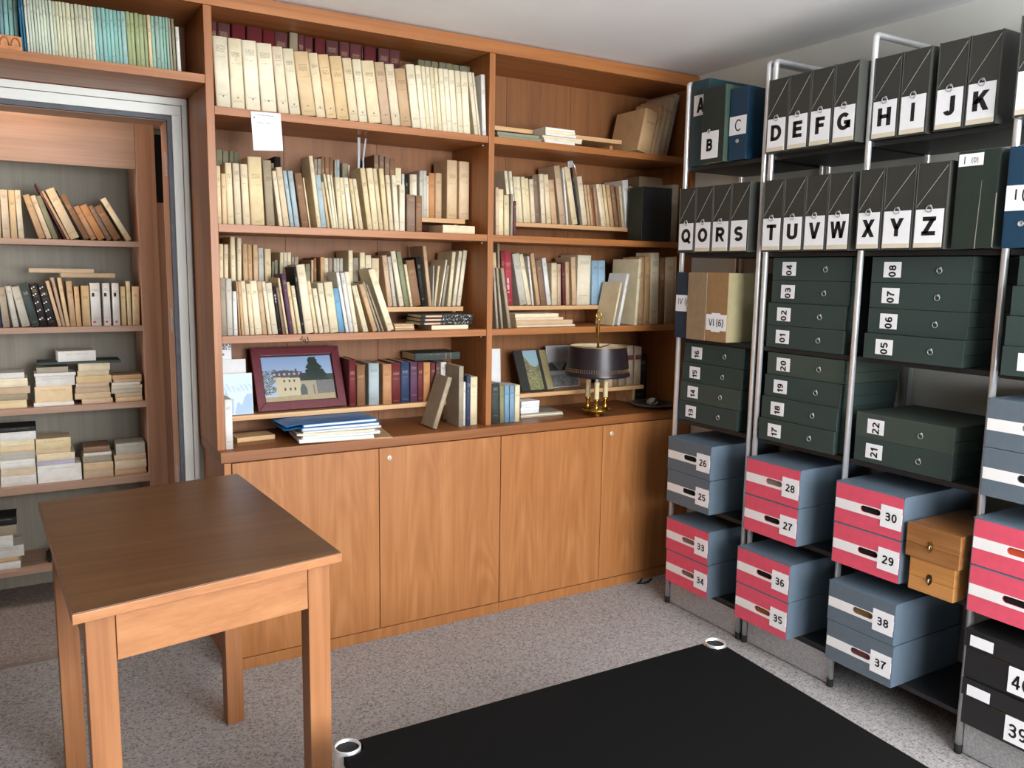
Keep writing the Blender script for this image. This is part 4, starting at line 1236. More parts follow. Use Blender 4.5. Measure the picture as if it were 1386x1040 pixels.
 'R3B': (0.155, 1.3520, [(1.2506,0.0176,0.237,-3.8,'c'), (1.2731,0.0113,0.277,-2.5,'g'), (1.2909,0.0195,0.243,-3.3,'r1'), (1.3137,0.0343,0.245,-3.9,'r'), (1.3827,0.0376,0.236,-11.4,'G'), (1.4260,0.0233,0.236,-12.5,'w'), (1.4523,0.0101,0.225,-8.2,'W'), (1.4735,0.0202,0.240,-9.7,'s'), (1.4965,0.0297,0.209,-9.5,'b'), (1.5318,0.0231,0.220,-9.4,'W'), (1.5569,0.0314,0.196,-2.0,'c'), (1.5901,0.0202,0.192,-2.1,'s'), (1.6210,0.0150,0.198,-4.3,'m'), (1.6387,0.0205,0.202,-3.0,'s'), (1.6744,0.0251,0.225,-3.9,'s'), (1.7032,0.0785,0.236,0.0,'w'), (1.7873,0.0381,0.212,-1.4,'U'), (1.8288,0.0434,0.213,-2.2,'U')]),
 'R3F': (0.020, 1.2603, [(1.9730,0.0307,0.322,-1.1,'s'), (2.0066,0.0319,0.326,-1.2,'s'), (2.0430,0.0545,0.345,-1.9,'c'), (2.1012,0.0307,0.321,-1.6,'b'), (2.1350,0.0582,0.325,-1.9,'s'), (2.1972,0.0172,0.330,-2.5,'s')]),
 'R4F': (0.020, 0.8420, [(1.1638,0.0384,0.178,-1.2,'k1'), (1.2046,0.0229,0.169,-1.5,'e'), (1.2291,0.0239,0.167,-1.1,'U'), (1.2546,0.0249,0.166,-1.2,'U'), (1.2811,0.0259,0.164,0.0,'w')]),
 'R4B': (0.155, 0.9450, [(1.9023,0.0270,0.154,0.0,'s'), (1.9361,0.0292,0.153,-1.2,'b'), (1.9721,0.0373,0.167,-2.4,'g'), (2.0223,0.0418,0.200,-2.4,'p2'), (2.0722,0.0423,0.194,0.0,'p2')]),
 'R4D': (0.090, 0.8420, [(2.0683,0.0704,0.268,0.0,'k')]),
 'TLF': (0.012, 2.1630, [(-0.6266,0.0133,0.166,-1.9,'q6'), (-0.6124,0.0147,0.167,-1.6,'q6'), (-0.5964,0.0108,0.167,0.0,'q6'), (-0.5842,0.0122,0.169,0.0,'q3'), (-0.5707,0.0122,0.169,0.0,'q3'), (-0.5571,0.0123,0.170,0.0,'q3'), (-0.5408,0.0054,0.170,-1.2,'q7'), (-0.5332,0.0059,0.170,-1.8,'q7'), (-0.5251,0.0073,0.166,-1.7,'q1'), (-0.5173,0.0077,0.166,-1.6,'q1'), (-0.5089,0.0075,0.166,-1.7,'q1'), (-0.5008,0.0077,0.166,-1.4,'q1'), (-0.4923,0.0075,0.166,-1.5,'q1'), (-0.4840,0.0080,0.166,-1.6,'q1'), (-0.4755,0.0083,0.166,-1.5,'q1'), (-0.4667,0.0083,0.166,-1.5,'q1'), (-0.4579,0.0084,0.166,-1.4,'q1'), (-0.4490,0.0089,0.166,-1.4,'q2'), (-0.4393,0.0086,0.166,-1.5,'q2'), (-0.4298,0.0086,0.167,-1.6,'q2'), (-0.4208,0.0089,0.167,-1.4,'q2'), (-0.4109,0.0133,0.167,-1.6,'q2'), (-0.3970,0.0100,0.167,-1.3,'q2'), (-0.3860,0.0101,0.167,-1.5,'q2'), (-0.3754,0.0115,0.167,-1.5,'q2'), (-0.3634,0.0115,0.167,-1.6,'q2'), (-0.3513,0.0078,0.167,-1.2,'q2'), (-0.3428,0.0105,0.167,-1.3,'q2'), (-0.3316,0.0091,0.168,-1.4,'q3'), (-0.3220,0.0118,0.168,-1.3,'q3'), (-0.3094,0.0116,0.168,-1.4,'q3'), (-0.2974,0.0109,0.168,-1.2,'q3'), (-0.2855,0.0101,0.168,-1.4,'q3'), (-0.2750,0.0120,0.168,-1.4,'q3'), (-0.2625,0.0096,0.168,-1.2,'q3'), (-0.2523,0.0146,0.168,-1.2,'q3'), (-0.2371,0.0121,0.169,-1.3,'q4'), (-0.2245,0.0122,0.169,-1.2,'q4'), (-0.2118,0.0123,0.169,-1.1,'q4'), (-0.1989,0.0139,0.169,-1.0,'q4'), (-0.1841,0.0105,0.169,-1.2,'q4'), (-0.1727,0.0105,0.169,-1.3,'c'), (-0.1616,0.0115,0.169,-1.1,'q5'), (-0.1496,0.0126,0.169,-1.1,'q5'), (-0.1364,0.0110,0.170,-1.2,'q5'), (-0.1249,0.0079,0.170,-1.0,'q5'), (-0.1160,0.0081,0.170,-1.2,'q5'), (-0.1057,0.0075,0.169,-1.8,'g'), (-0.0971,0.0087,0.169,-1.3,'e'), (-0.0841,0.0120,0.147,-1.5,'W')]),
 'T1': (1.030, 1.6130, [(-0.6665,0.0291,0.197,1.6,'d'), (-0.6314,0.0261,0.199,0.0,'d'), (-0.6026,0.0235,0.199,0.0,'d'), (-0.5746,0.0205,0.200,-1.1,'c'), (-0.4995,0.0245,0.187,-16.0,'s'), (-0.4713,0.0207,0.186,-16.6,'d'), (-0.4471,0.0204,0.187,-17.2,'e'), (-0.4033,0.0061,0.252,-23.4,'m'), (-0.3937,0.0117,0.218,-24.0,'s'), (-0.3789,0.0352,0.224,-22.9,'d'), (-0.3367,0.0045,0.227,-23.7,'k'), (-0.3274,0.0238,0.206,-24.7,'b'), (-0.2993,0.0233,0.154,-24.5,'o'), (-0.2711,0.0300,0.160,-25.2,'o'), (-0.2350,0.0202,0.162,-26.0,'b'), (-0.2085,0.0316,0.162,-27.1,'b'), (-0.1570,0.0227,0.204,-28.7,'c')]),
 'T2': (1.030, 1.2370, [(-0.6827,0.0258,0.163,-2.9,'n'), (-0.6520,0.0247,0.170,-3.4,'g'), (-0.6166,0.0221,0.175,-6.7,'G'), (-0.5832,0.0310,0.173,-10.3,'G'), (-0.5452,0.0280,0.189,-12.2,'k2'), (-0.5154,0.0292,0.188,-10.3,'k3'), (-0.4844,0.0320,0.184,-9.9,'k3'), (-0.4467,0.0138,0.200,-11.3,'s'), (-0.4316,0.0130,0.214,-9.3,'s'), (-0.4171,0.0158,0.212,-6.5,'d'), (-0.3992,0.0233,0.197,-2.8,'s'), (-0.3746,0.0187,0.175,-1.4,'s'), (-0.3511,0.0324,0.178,0.0,'d'), (-0.3153,0.0396,0.190,0.0,'W'), (-0.2661,0.0297,0.190,0.0,'W'), (-0.2273,0.0279,0.190,0.0,'W'), (-0.1931,0.0204,0.175,0.0,'c'), (-0.1684,0.0163,0.198,0.0,'c'), (-0.1486,0.0300,0.175,1.2,'d')]),
}
STACKS = {
 'S31': (1.030, 0.8880, [(-0.722,0.138,0.0350,'c'), (-0.726,0.146,0.0260,'g'), (-0.718,0.150,0.0330,'s'), (-0.716,0.140,0.0350,'w'), (-0.720,0.133,0.0250,'W')]),
 'S32': (1.030, 0.8880, [(-0.558,0.155,0.0170,'W'), (-0.552,0.144,0.0710,'d'), (-0.546,0.151,0.0430,'W'), (-0.550,0.160,0.0150,'W'), (-0.540,0.121,0.0260,'g')]),
 'S33': (1.030, 0.8880, [(-0.372,0.124,0.0220,'s'), (-0.398,0.144,0.0270,'d'), (-0.395,0.139,0.0250,'s'), (-0.392,0.133,0.0180,'s'), (-0.389,0.142,0.0330,'d'), (-0.383,0.127,0.0240,'c'), (-0.378,0.127,0.0330,'c')]),
 'S34': (1.030, 0.8880, [(-0.234,0.111,0.0190,'d'), (-0.235,0.112,0.0190,'s'), (-0.250,0.128,0.0210,'G'), (-0.249,0.128,0.0150,'c'), (-0.248,0.119,0.0150,'W'), (-0.240,0.117,0.0140,'s'), (-0.243,0.121,0.0190,'s')]),
 'S41': (1.030, 0.5450, [(-0.700,0.134,0.0450,'W'), (-0.697,0.132,0.0340,'d'), (-0.698,0.131,0.0360,'W'), (-0.696,0.131,0.0340,'G'), (-0.695,0.130,0.0260,'d'), (-0.693,0.128,0.0270,'w'), (-0.691,0.133,0.0370,'W')]),
 'S42': (1.030, 0.5450, [(-0.561,0.172,0.0780,'W'), (-0.562,0.149,0.0210,'l'), (-0.560,0.148,0.0310,'c'), (-0.562,0.135,0.0240,'d'), (-0.560,0.135,0.0450,'c')]),
 'S43': (1.030, 0.5450, [(-0.381,0.121,0.0350,'s'), (-0.380,0.122,0.0350,'d'), (-0.381,0.117,0.0320,'g'), (-0.377,0.114,0.0150,'W'), (-0.376,0.107,0.0280,'b')]),
 'S44': (1.030, 0.5450, [(-0.252,0.133,0.0300,'s'), (-0.251,0.133,0.0390,'d'), (-0.253,0.133,0.0270,'s'), (-0.244,0.122,0.0520,'G')]),
 'S51': (1.030, 0.1730, [(-0.749,0.101,0.0330,'W'), (-0.748,0.095,0.0200,'s'), (-0.745,0.114,0.0510,'W'), (-0.754,0.084,0.0500,'W'), (-0.739,0.085,0.0450,'g'), (-0.737,0.085,0.0340,'k')]),
}

# ------------------------------------------------------------------ books
ORD = ('first second third fourth fifth sixth seventh eighth ninth tenth eleventh twelfth thirteenth fourteenth fifteenth sixteenth '
       'seventeenth eighteenth nineteenth twentieth').split()
_t = ('twenty', 'thirty', 'forty', 'fifty')
for _q in _t:
    if _q != 'twenty':
        ORD.append({'thirty': 'thirtieth', 'forty': 'fortieth', 'fifty': 'fiftieth'}[_q])
    for _w in ORD[:9]:
        ORD.append(_q + '-' + _w)


def book_meshes(w, d, h, key, hard):
    """cover (boards and spine as one folded sheet) and page block; local x across the spine, y depth, z height"""
    t = min(0.0022 if hard else 0.0009, w * 0.2)
    r = min(0.003, w * 0.25)
    o = 0.003 if hard else 0.0006
    prof = [(0, r), (w * 0.14, r * 0.3), (w * 0.36, 0), (w * 0.64, 0), (w * 0.86, r * 0.3), (w, r), (w, d), (w - t, d), (w - t, r + t), (t, r + t), (t, d), (0, d)]
    c = MB()
    c.prism(prof, 0, h, 'z')
    for i in range(2, 2 + 5):
        c.s[i] = True
    me = c.mesh('cover', M['book_' + key])
    p = MB().box(t, w - t, r + t, d - o, o, h - o)
    return me, p.mesh('pages', M['pages_w'] if key in 'wWGBU' else M['pages'])


def book(x, y, z, w, d, h, lean, key, label, group, name='book', cat='book', hard=False, rotz=0.0):
    th = math.radians(lean)
    if th > 0:
        x = x + w / math.cos(th) - w * math.cos(th)
        z = z + w * math.sin(th)
    cv, pg = book_meshes(w, d, h, key, hard)
    t = thing(name, label, cat, (x, y, z + 0.0004), 0, group, rot=(0, th, rotz))
    link('cover', cv, t)
    link('pages', pg, t)
    return t


LEFT_ROWS = {
    # key: (words, group, name, category, depth, hard, skip jitter)
    'L1F': ("front row of left bay top shelf", 'cream volumes on the left top shelf', 'book', 'book', 0.115, False),
    'L1B': ("back row of left bay top shelf", 'dark volumes behind on the left top shelf', 'bound_volume', 'volume', 0.15, True),
    'L2F': ("front row of left bay second shelf", 'front books on the left second shelf', 'book', 'book', 0.12, False),
    'L2B': ("back row of left bay second shelf", 'back books on the left second shelf', 'book', 'book', 0.15, False),
    'L3F': ("front row of left bay third shelf", 'front books on the left third shelf', 'book', 'book', 0.12, False),
    'L3B': ("back row of left bay third shelf", 'back books on the left third shelf', 'book', 'book', 0.15, False),
    'L3C': ("right-leaning group on left bay third shelf", 'right-leaning books on the left third shelf', 'book', 'book', 0.15, False),
    'L4B': ('on the riser right of the framed house photo', 'bound books beside the framed photo', 'bound_volume', 'volume', 0.16, True),
    'L4F': ('standing on the worktop left of the middle post', 'books against the middle post', 'book', 'book', 0.13, False),
    'R2F': ("short front group on right bay second shelf", 'front books on the right second shelf', 'book', 'book', 0.115, False),
    'R2B': ("leaning row on right bay second shelf", 'leaning books on the right second shelf', 'book', 'book', 0.15, False),
    'R3B': ("raised row on right bay third shelf", 'back books on the right third shelf', 'book', 'book', 0.15, False),
    'R3F': ("among the tall books right of the white covers", 'tall books on the right third shelf', 'book', 'book', 0.13, False),
    'R4F': ('standing on the worktop right of the middle post', 'books right of the middle post', 'book', 'book', 0.115, False),
    'R4B': ('on the riser behind the brass lamp', 'books behind the brass lamp', 'book', 'book', 0.12, False),
    'R4D': ('standing behind the round dish on the worktop', 'books behind the brass lamp', 'book', 'book', 0.12, True),
    'TLF': ('on the shelf above the doorway', 'magazines above the doorway', 'magazine', 'magazine', 0.20, False),
    'T1': ("on the next room's highest shelf", 'books on the next room highest shelf', 'book', 'book', 0.15, True),
    'T2': ("on the next room's second shelf", 'books on the next room second shelf', 'book', 'book', 0.15, True),
}
X4 = list(ROWS['L4B'][2])
ROWS['L4B'] = (ROWS['L4B'][0], ROWS['L4B'][1], [(0.560, 0.030, 0.197, 0.0, 'm')] + X4 + [(0.957, 0.020, 0.166, 0.0, 'm'), (0.980, 0.028, 0.168, 0.0, 'W'), (1.011, 0.022, 0.165, 0.0, 'b')])
ROWS['R4D'] = (0.205, 0.842, [(2.125, 0.070, 0.25, 0.0, 'k')])
for rk, (ry, rz_, ents) in ROWS.items():
    words_, grp, nm, ct, dep, hard = LEFT_ROWS[rk]
    n = len(ents)
    for i, (bx, bw, bh, bl, key) in enumerate(ents):
        rnd = random.Random(rk + str(i))
        dd = dep * rnd.uniform(0.86, 1.0)
        yy = ry + (rnd.uniform(0.0, 0.010) if rk not in ('L1F', 'R4F') else rnd.uniform(0, 0.003))
        if rk == 'TLF' and bx < -0.547:
            yy += 0.05
        if n == 1:
            lab = '%s %s %s' % (BOOKC[key][1], nm.replace('_', ' '), words_)
        else:
            lab = '%s %s, %s from left, %s' % (BOOKC[key][1], nm.replace('_', ' '), ORD[i], words_)
        hd = hard or key in ('k', 'n', 'p', 'm', 'r', 'r1', 'b')
        book(bx, yy, rz_, bw - 0.0003, dd, bh, bl, key, lab, grp, nm, ct, hd)

# single books standing apart
G1 = 'single books leaning on the worktop'
book(0.8715, 0.015, ZC, 0.021, 0.120, 0.226, 18.5, 'g', 'grey-brown book leaning right against the tall grey book', G1)
book(0.9985, 0.018, ZC, 0.022, 0.120, 0.262, 0, 'g', 'tall grey-brown book upright left of the middle post, a book leans on it', G1)
book(0.0300, 0.004, ZC, 0.027, 0.11, 0.186, 0, 'W', 'white paperback standing at the left end of the worktop', G1)
G2 = 'pale books showing their covers on the third right shelf'
book(1.7960, 0.003, Z3, 0.011, 0.136, 0.205, 11.5, 'c', 'small cream book leaning right in front of the white covers', G2)
book(1.8245, 0.003, Z3, 0.017, 0.136, 0.246, 11.5, 'W', 'white book leaning right behind the small cream book', G2)
book(1.9320, 0.006, Z3, 0.017, 0.20, 0.312, 2.6, 'w', 'large off-white book standing behind the smaller leaning covers', G2)
G3 = 'thin grey folders against the middle post'
book(1.180, 0.020, Z3, 0.011, 0.115, 0.262, -5, 'g', 'thin grey folder leaning on the middle post, leftmost of three', G3, 'thin_folder', 'folder')
book(1.2035, 0.020, Z3, 0.011, 0.115, 0.262, -6.5, 'g', 'thin grey folder leaning on the middle post, central of three', G3, 'thin_folder', 'folder')
book(1.240, 0.020, Z3, 0.015, 0.115, 0.262, -9.5, 'g', 'thin grey folder leaning on the middle post, rightmost of three', G3, 'thin_folder', 'folder')
G4 = 'folders leaning at the right end of the top shelf'
book(1.935, 0.040, Z1, 0.082, 0.22, 0.200, 13, 's', 'thick brown folder leaning right, leftmost on the right top shelf', G4, 'document_folder', 'folder')
book(2.0235, 0.050, Z1, 0.026, 0.22, 0.240, 13, 's', 'thin tan folder leaning between the brown folder and the torn one', G4, 'document_folder', 'folder')
book(2.0530, 0.055, Z1, 0.028, 0.22, 0.268, 13, 'd', 'buff folder with worn corner leaning on the right top shelf', G4, 'document_folder', 'folder')
book(2.0850, 0.065, Z1, 0.034, 0.22, 0.285, 13, 'd', 'pale brown folder leaning against the grey printed board', G4, 'document_folder', 'folder')
book(2.1240, 0.080, Z1, 0.030, 0.22, 0.310, 13, 'G', 'grey printed board leaning at the right end of top shelf', G4, 'document_folder', 'folder')
book(2.1560, 0.030, Z2, 0.042, 0.12, 0.275, 0, 'g', 'grey-brown folder standing right of the black document box', 'boxes at the right end of the second shelf', 'document_folder', 'folder')

# gilt dots on the two ornate black spines and printed marks on chosen spines
def overlay(parent, name, parts, mat):
    mb = MB()
    for x0, x1, z0, z1 in parts:
        mb.box(x0, x1, -0.0006, 0.0004, z0, z1)
    return mb.build(name, mat, parent)


for o in list(COL.objects):
    lb = o.get('label', '')
    if lb.startswith('gilt-spotted black book'):
        mb = MB()
        for z in (0.03, 0.065, 0.10, 0.135, 0.165):
            mb.box(0.004, 0.009, -0.0006, 0.0004, z, z + 0.005).box(0.013, 0.018, -0.0006, 0.0004, z + 0.004, z + 0.009)
        mb.build('gilt_dots', M['label'], o)
    elif lb.startswith('red book'):
        text_obj('spine_title', 'ANDRE GIDE', o, 0.0115, -0.0006, 0.090, 0.0095, M['label'], 0.18, PI / 2)
        MB().box(0.0055, 0.0065, -0.0006, 0.0004, 0.0865, 0.0905).build('accent', M['label'], o)
    elif lb.startswith('white book') and 'next room\'s second' in lb:
        overlay(o, 'spine_portrait', [(0.006, 0.016, 0.130, 0.146)], M['ink'])
        overlay(o, 'spine_emblem', [(0.006, 0.017, 0.014, 0.021)], M['book_r'])
    elif 'volume' not in lb and lb.startswith('black book, ') and 'twelfth' in lb and 'third shelf' in lb:
        overlay(o, 'spine_marks', [(0.002, 0.0045, 0.120, 0.126), (0.002, 0.0045, 0.130, 0.136), (0.002, 0.0045, 0.142, 0.150)], M['label'])
    elif 'left bay top shelf' in lb and 'front row' in lb and any((' %s from' % ORD[k]) in lb for k in range(16)):
        w = max(v.co.x for v in o.children[0].data.vertices)
        h = max(v.co.z for v in o.children[0].data.vertices)
        ov = MB()
        c = w / 2
        ov.prism([(c - 0.004, h * 0.165), (c, h * 0.14), (c + 0.004, h * 0.165)], -0.0005, 0.0004, 'y')
        ov.prism([(c - 0.0013, h * 0.70), (c, h * 0.693), (c + 0.0013, h * 0.70), (c, h * 0.707)], -0.0005, 0.0004, 'y')
        ov.box(w * 0.2, w * 0.8, -0.0005, 0.0004, h * 0.79, h * 0.793)
        ov.build('spine_print', M['ink2'], o)
    elif lb.startswith('beige banded'):
        w = max(v.co.x for v in o.children[0].data.vertices)
        overlay(o, 'dark_band', [(0.002, w - 0.002, 0.128, 0.152)], M['book_m'])
    elif lb.startswith('pale cream book, twenty-second') and 'back row of left bay third' in lb:
        overlay(o, 'spine_emblem', [(0.006, 0.014, 0.120, 0.133)], M['book_r'])


# lying books: spine or fore edge towards the viewer
def lying(x, y, z, w, d, h, key, label, group, name='book', cat='book', rotz=0.0, hard=True):
    t = thing(name, label, cat, (x, y, z + 0.0003), rotz, group)
    k = 0.0016 if hard else 0.0007
    k = min(k, h * 0.22)
    prof = [(0.002, 0), (0, h * 0.3), (0, h * 0.7), (0.002, h), (d, h), (d, h - k), (0.003, h - k), (0.003, k), (d, k), (d, 0)]
    c = MB().prism(prof, 0, w, 'x').mesh('cover', M['book_' + key])
    link('cover', c, t)
    MB().box(0.0015, w - 0.0015, 0.0032, d - 0.002, k, h - k).build('pages', M['pages_w'] if key in 'wWGBU' else M['pages'], t)
    return t


PLACE = {'S31': "next room's third shelf, first pile", 'S32': "next room's third shelf, second pile", 'S33': "next room's third shelf, third pile", 'S34': "next room's third shelf, last pile",
         'S41': "next room's fourth shelf, first pile", 'S42': "next room's fourth shelf, second pile", 'S43': "next room's fourth shelf, third pile", 'S44': "next room's fourth shelf, last pile",
         'S51': "next room's lowest shelf pile"}
tops = {}
for sk, (sy, sz, ents) in STACKS.items():
    z = sz
    for i, (sx, sw, sh, key) in enumerate(ents):
        rnd = random.Random(sk + str(i))
        sh = min(sh, 0.085) - 0.0006
        lying(sx, sy + rnd.uniform(0, 0.012), z, sw, rnd.uniform(0.125, 0.15), sh, key,
              '%s lying book, %s from bottom of the %s' % (BOOKC[key][1], ORD[i], PLACE[sk]), 'piled books in the next room', hard=False, rotz=rnd.uniform(-0.03, 0.03))
        z += sh + 0.0006
    tops[sk] = z
GP = 'piled books in the next room'
zt = max(tops['S32'], tops['S33'])
lying(-0.535, 1.035, zt, 0.33, 0.15, 0.010, 'k2', 'thin dark flat book across two piles in the next room', GP)
lying(-0.455, 1.04, zt + 0.0108, 0.150, 0.12, 0.046, 'W', 'white boxed book topmost over the piles in the next room', GP, rotz=0.05)
lying(-0.700, 1.03, tops['S41'], 0.145, 0.15, 0.020, 'k', 'black book on top of the first fourth-shelf pile, next room', GP)
T2top = ROWS['T2'][1] + max(e[2] * math.cos(math.radians(e[3])) + e[1] * abs(math.sin(math.radians(e[3]))) for e in ROWS['T2'][2][7:13]) + 0.0005
lying(-0.545, 1.05, T2top + 0.0194, 0.250, 0.13, 0.018, 's', 'tan book lying uppermost over the second shelf row, next room', GP, rotz=-0.03)
lying(-0.425, 1.045, T2top, 0.215, 0.13, 0.019, 's', 'tan book lying directly on the second shelf row, next room', GP, rotz=0.02)
book(-0.560, 1.05, ROWS['T2'][1] * 0 + STACKS['S51'][1], 0.014, 0.14, 0.15, 52, 'k', 'black book fallen sideways on the lowest shelf of next room', GP)

# next room bookcase
r2 = thing('next_room_bookcase', 'rose-brown wooden bookcase full of piles seen through the doorway', 'bookcase', (0, 1.0, 0))
Z2R = [(1.613, 1.588), (1.237, 1.212), (0.888, 0.862), (0.545, 0.512), (0.173, 0.149)]
for zt_, zb_ in Z2R:
    MB().box(-2.0, -0.1105, 0.002, 0.288, zb_, zt_ - 0.0003).build('shelf_board', M['room2_h'], r2, bevel=0.001)
MB().box(-0.110, -0.030, 0.0, 0.29, 0.0, 2.449).build('stile', M['room2_v'], r2, bevel=0.002)
MB().box(-2.04, -0.1105, 0.0, 0.02, 1.928, 2.449).build('valance', M['room2_h'], r2, bevel=0.002)
MB().box(-2.04, -2.0005, 0.021, 0.29, 0.0, 1.9275).build('stile', M['room2_v'], r2)
MB().box(-2.04, -0.1105, 0.2885, 0.300, 0.0, 2.449).build('back_panel', M['room2_back'], r2)
MB().box(-0.0295, 0.10, 0.012, 0.05, 0.0, 1.79).build('filler_panel', M['room2_v'], r2)
MB().box(-0.0295, 0.10, 0.012, 0.05, 2.115, 2.449).build('filler_panel', M['room2_v'], r2)
MB().box(-0.0295, 0.10, 0.20, 0.21, 1.79, 2.115).build('recess_back', M['slot_dark'], r2)  # near-black panel, painted to read as the unlit void

# ------------------------------------------------------------------ lying papers, magazines and booklets in the bookcase
GL = 'flat piles on the shelves'
lying(0.934, 0.050, Z2, 0.150, 0.14, 0.034, 'c', 'worn cream book lying flat under the riser of second left shelf', GL)
lying(0.880, 0.042, Z3, 0.172, 0.14, 0.0185, 'c', 'cream book lying under the black patterned magazines', GL)
GM = 'black patterned magazines'
for k in range(3):
    t = lying(0.826 + 0.004 * k, 0.036 + 0.003 * k, Z3 + 0.0190 + k * 0.0150, 0.240, 0.15, 0.0145, 'k', '%s black patterned magazine of the pile on the third left shelf' % ('lowest', 'middle', 'uppermost')[k], GM, 'magazine', 'magazine', -0.01 * k)
    overlay(t, 'pink_title_block', [(0.018, 0.092, 0.0035, 0.0110)], M['paper_pink'])
    mb = MB()
    rr = random.Random(k)
    for q in range(26):
        a, b = rr.uniform(0.095, 0.232), rr.uniform(0.001, 0.012)
        mb.box(a, a + rr.uniform(0.001, 0.004), -0.0006, 0.0004, b, b + rr.uniform(0.0008, 0.0025))
    mb.build('white_speckles', M['label'], t)
for k, (c, h) in enumerate((('s', 0.008), ('d', 0.007), ('s', 0.009))):
    lying(0.725, 0.06 + 0.004 * k, Z3 + sum((0.008, 0.007, 0.009)[:k]) + 0.0006 * k, 0.085, 0.07, h, c, '%s tan booklet of the small pile left of the patterned magazines' % ('lowest', 'middle', 'uppermost')[k], 'tan booklets on the third left shelf', 'booklet', 'booklet')
z = Z3
for k, (x, w_, h, c, s) in enumerate(((1.300, 0.315, 0.0085, 'c', 'cream'), (1.298, 0.305, 0.021, 's', 'tan'), (1.297, 0.255, 0.0115, 'p1', 'pinkish'), (1.296, 0.232, 0.0165, 'c', 'cream'))):
    lying(x, 0.050 + 0.003 * k, z, w_, 0.14, h, c, '%s folder, %s from bottom of the pile under the red book' % (s, ORD[k]), 'flat folders on the third right shelf', 'flat_folder', 'folder', hard=False)
    z += h + 0.0006
z = Z1
for k, (x, w_, h, c, s) in enumerate(((1.415, 0.160, 0.014, 'W', 'white'), (1.412, 0.205, 0.011, 'w', 'pale cream'), (1.408, 0.212, 0.009, 'c', 'cream'), (1.418, 0.165, 0.011, 'W', 'white'), (1.420, 0.158, 0.013, 'w', 'pale cream'), (1.424, 0.156, 0.010, 'W', 'white'))):
    lying(x, 0.030 + 0.004 * (k % 3), z, w_, 0.10, h, c, '%s booklet, %s from bottom of the pile on right top shelf' % (s, ORD[k]), 'booklets on the right top shelf', 'booklet', 'booklet', rotz=0.02 * (k % 2), hard=False)
    z += h + 0.0006
z = Z1
for k, (w_, h, c, s) in enumerate(((0.215, 0.014, 'e', 'olive-grey'), (0.205, 0.013, 'E', 'grey-green'))):
    lying(1.178, 0.025 + 0.006 * k, z, w_, 0.11, h, c, '%s booklet lying flat beside the middle post, %s of two' % (s, ('lower', 'upper')[k]), 'green booklets on the right top shelf', 'booklet', 'booklet', rotz=-0.02 * k, hard=False)
    z += h + 0.0006
lying(0.094, 0.104, ZC, 0.148, 0.095, 0.018, 's', 'tan book lying flat under the riser by the white paperback', GL, rotz=0.10)
gb = lying(0.862, 0.165, 0.940 + 0.1785, 0.215, 0.15, 0.031, 'k1', 'dark green leather book lying on top of the bound volumes', GL)
overlay(gb, 'gilt_bands', [(0.145, 0.147, 0.003, 0.028), (0.168, 0.170, 0.003, 0.028)], M['gold'])
# folders and papers on the worktop
zz = ZC
GF = 'folders and papers piled on the worktop'
for k, (nm, x0, y0, w_, d_, h, m, rz_, lab) in enumerate((
        ('envelope', 0.330, -0.020, 0.330, 0.215, 0.006, 'paper_tan', -0.16, 'tan envelope lowest in the pile on the worktop'),
        ('paper_sheaf', 0.290, -0.040, 0.290, 0.205, 0.014, 'paper_white', -0.10, 'white paper sheaf at the bottom of the folder pile'),
        ('paper_sheaf', 0.300, -0.045, 0.305, 0.210, 0.012, 'paper_white', -0.06, 'white paper sheaf second from bottom of the folder pile'),
        ('paper_folder', 0.285, -0.035, 0.300, 0.210, 0.008, 'paper_cream', -0.12, 'cream paper folder in the middle of the pile'),
        ('paper_sheaf', 0.305, -0.040, 0.310, 0.205, 0.009, 'paper_white', -0.04, 'white paper sheaf directly under the blue folders'))):
    t = thing(nm, lab, 'papers', (x0, y0, zz + 0.0004), rz_, GF)
    n_sheets = 4
    for s in range(n_sheets):
        r_ = random.Random(k * 10 + s)
        a, b = r_.uniform(-0.003, 0.003), r_.uniform(-0.003, 0.003)
        MB().box(a, w_ + a, b, d_ + b, s * h / n_sheets, (s + 0.93) * h / n_sheets).build('sheet_bundle', M[m], t)
    zz += h + 0.0008


def card_folder(loc, rz_, w_, d_, h, lab):
    t = thing('card_folder', lab, 'folder', loc, rz_, GF)
    MB().box(0, w_, 0, d_, 0, 0.0012).build('back_cover', M['folder_blue'], t)
    MB().box(0.004, w_ - 0.006, 0.004, d_ - 0.004, 0.0014, h - 0.0016).build('papers', M['paper_white'], t)
    MB().prism([(0, h - 0.0012), (w_, h - 0.0012), (w_, h), (0, h)], 0.0, d_, 'y').build('front_cover', M['folder_blue'], t)
    MB().box(-0.0014, 0.0, 0.0, d_, 0, h).build('fold', M['folder_blue'], t)
    MB().prism([(-0.060, h * 0.35), (-0.002, h - 0.0014), (-0.002, h - 0.0002), (-0.060, h * 0.35 + 0.0012)], 0.02, d_ - 0.02, 'y').build('flap', M['folder_blue'], t)
    return t


card_folder((0.298, -0.048, zz + 0.0004), -0.02, 0.315, 0.225, 0.012, 'lower blue card folder on the white papers of the worktop')
card_folder((0.306, -0.040, zz + 0.0130), 0.03, 0.305, 0.220, 0.011, 'upper blue card folder topmost on the worktop pile')

# ------------------------------------------------------------------ pictures and cards


def noise2(x, y, s=0):
    n = math.sin(x * 127.1 + y * 311.7 + s * 17.3) * 43758.5453
    return n - math.floor(n)


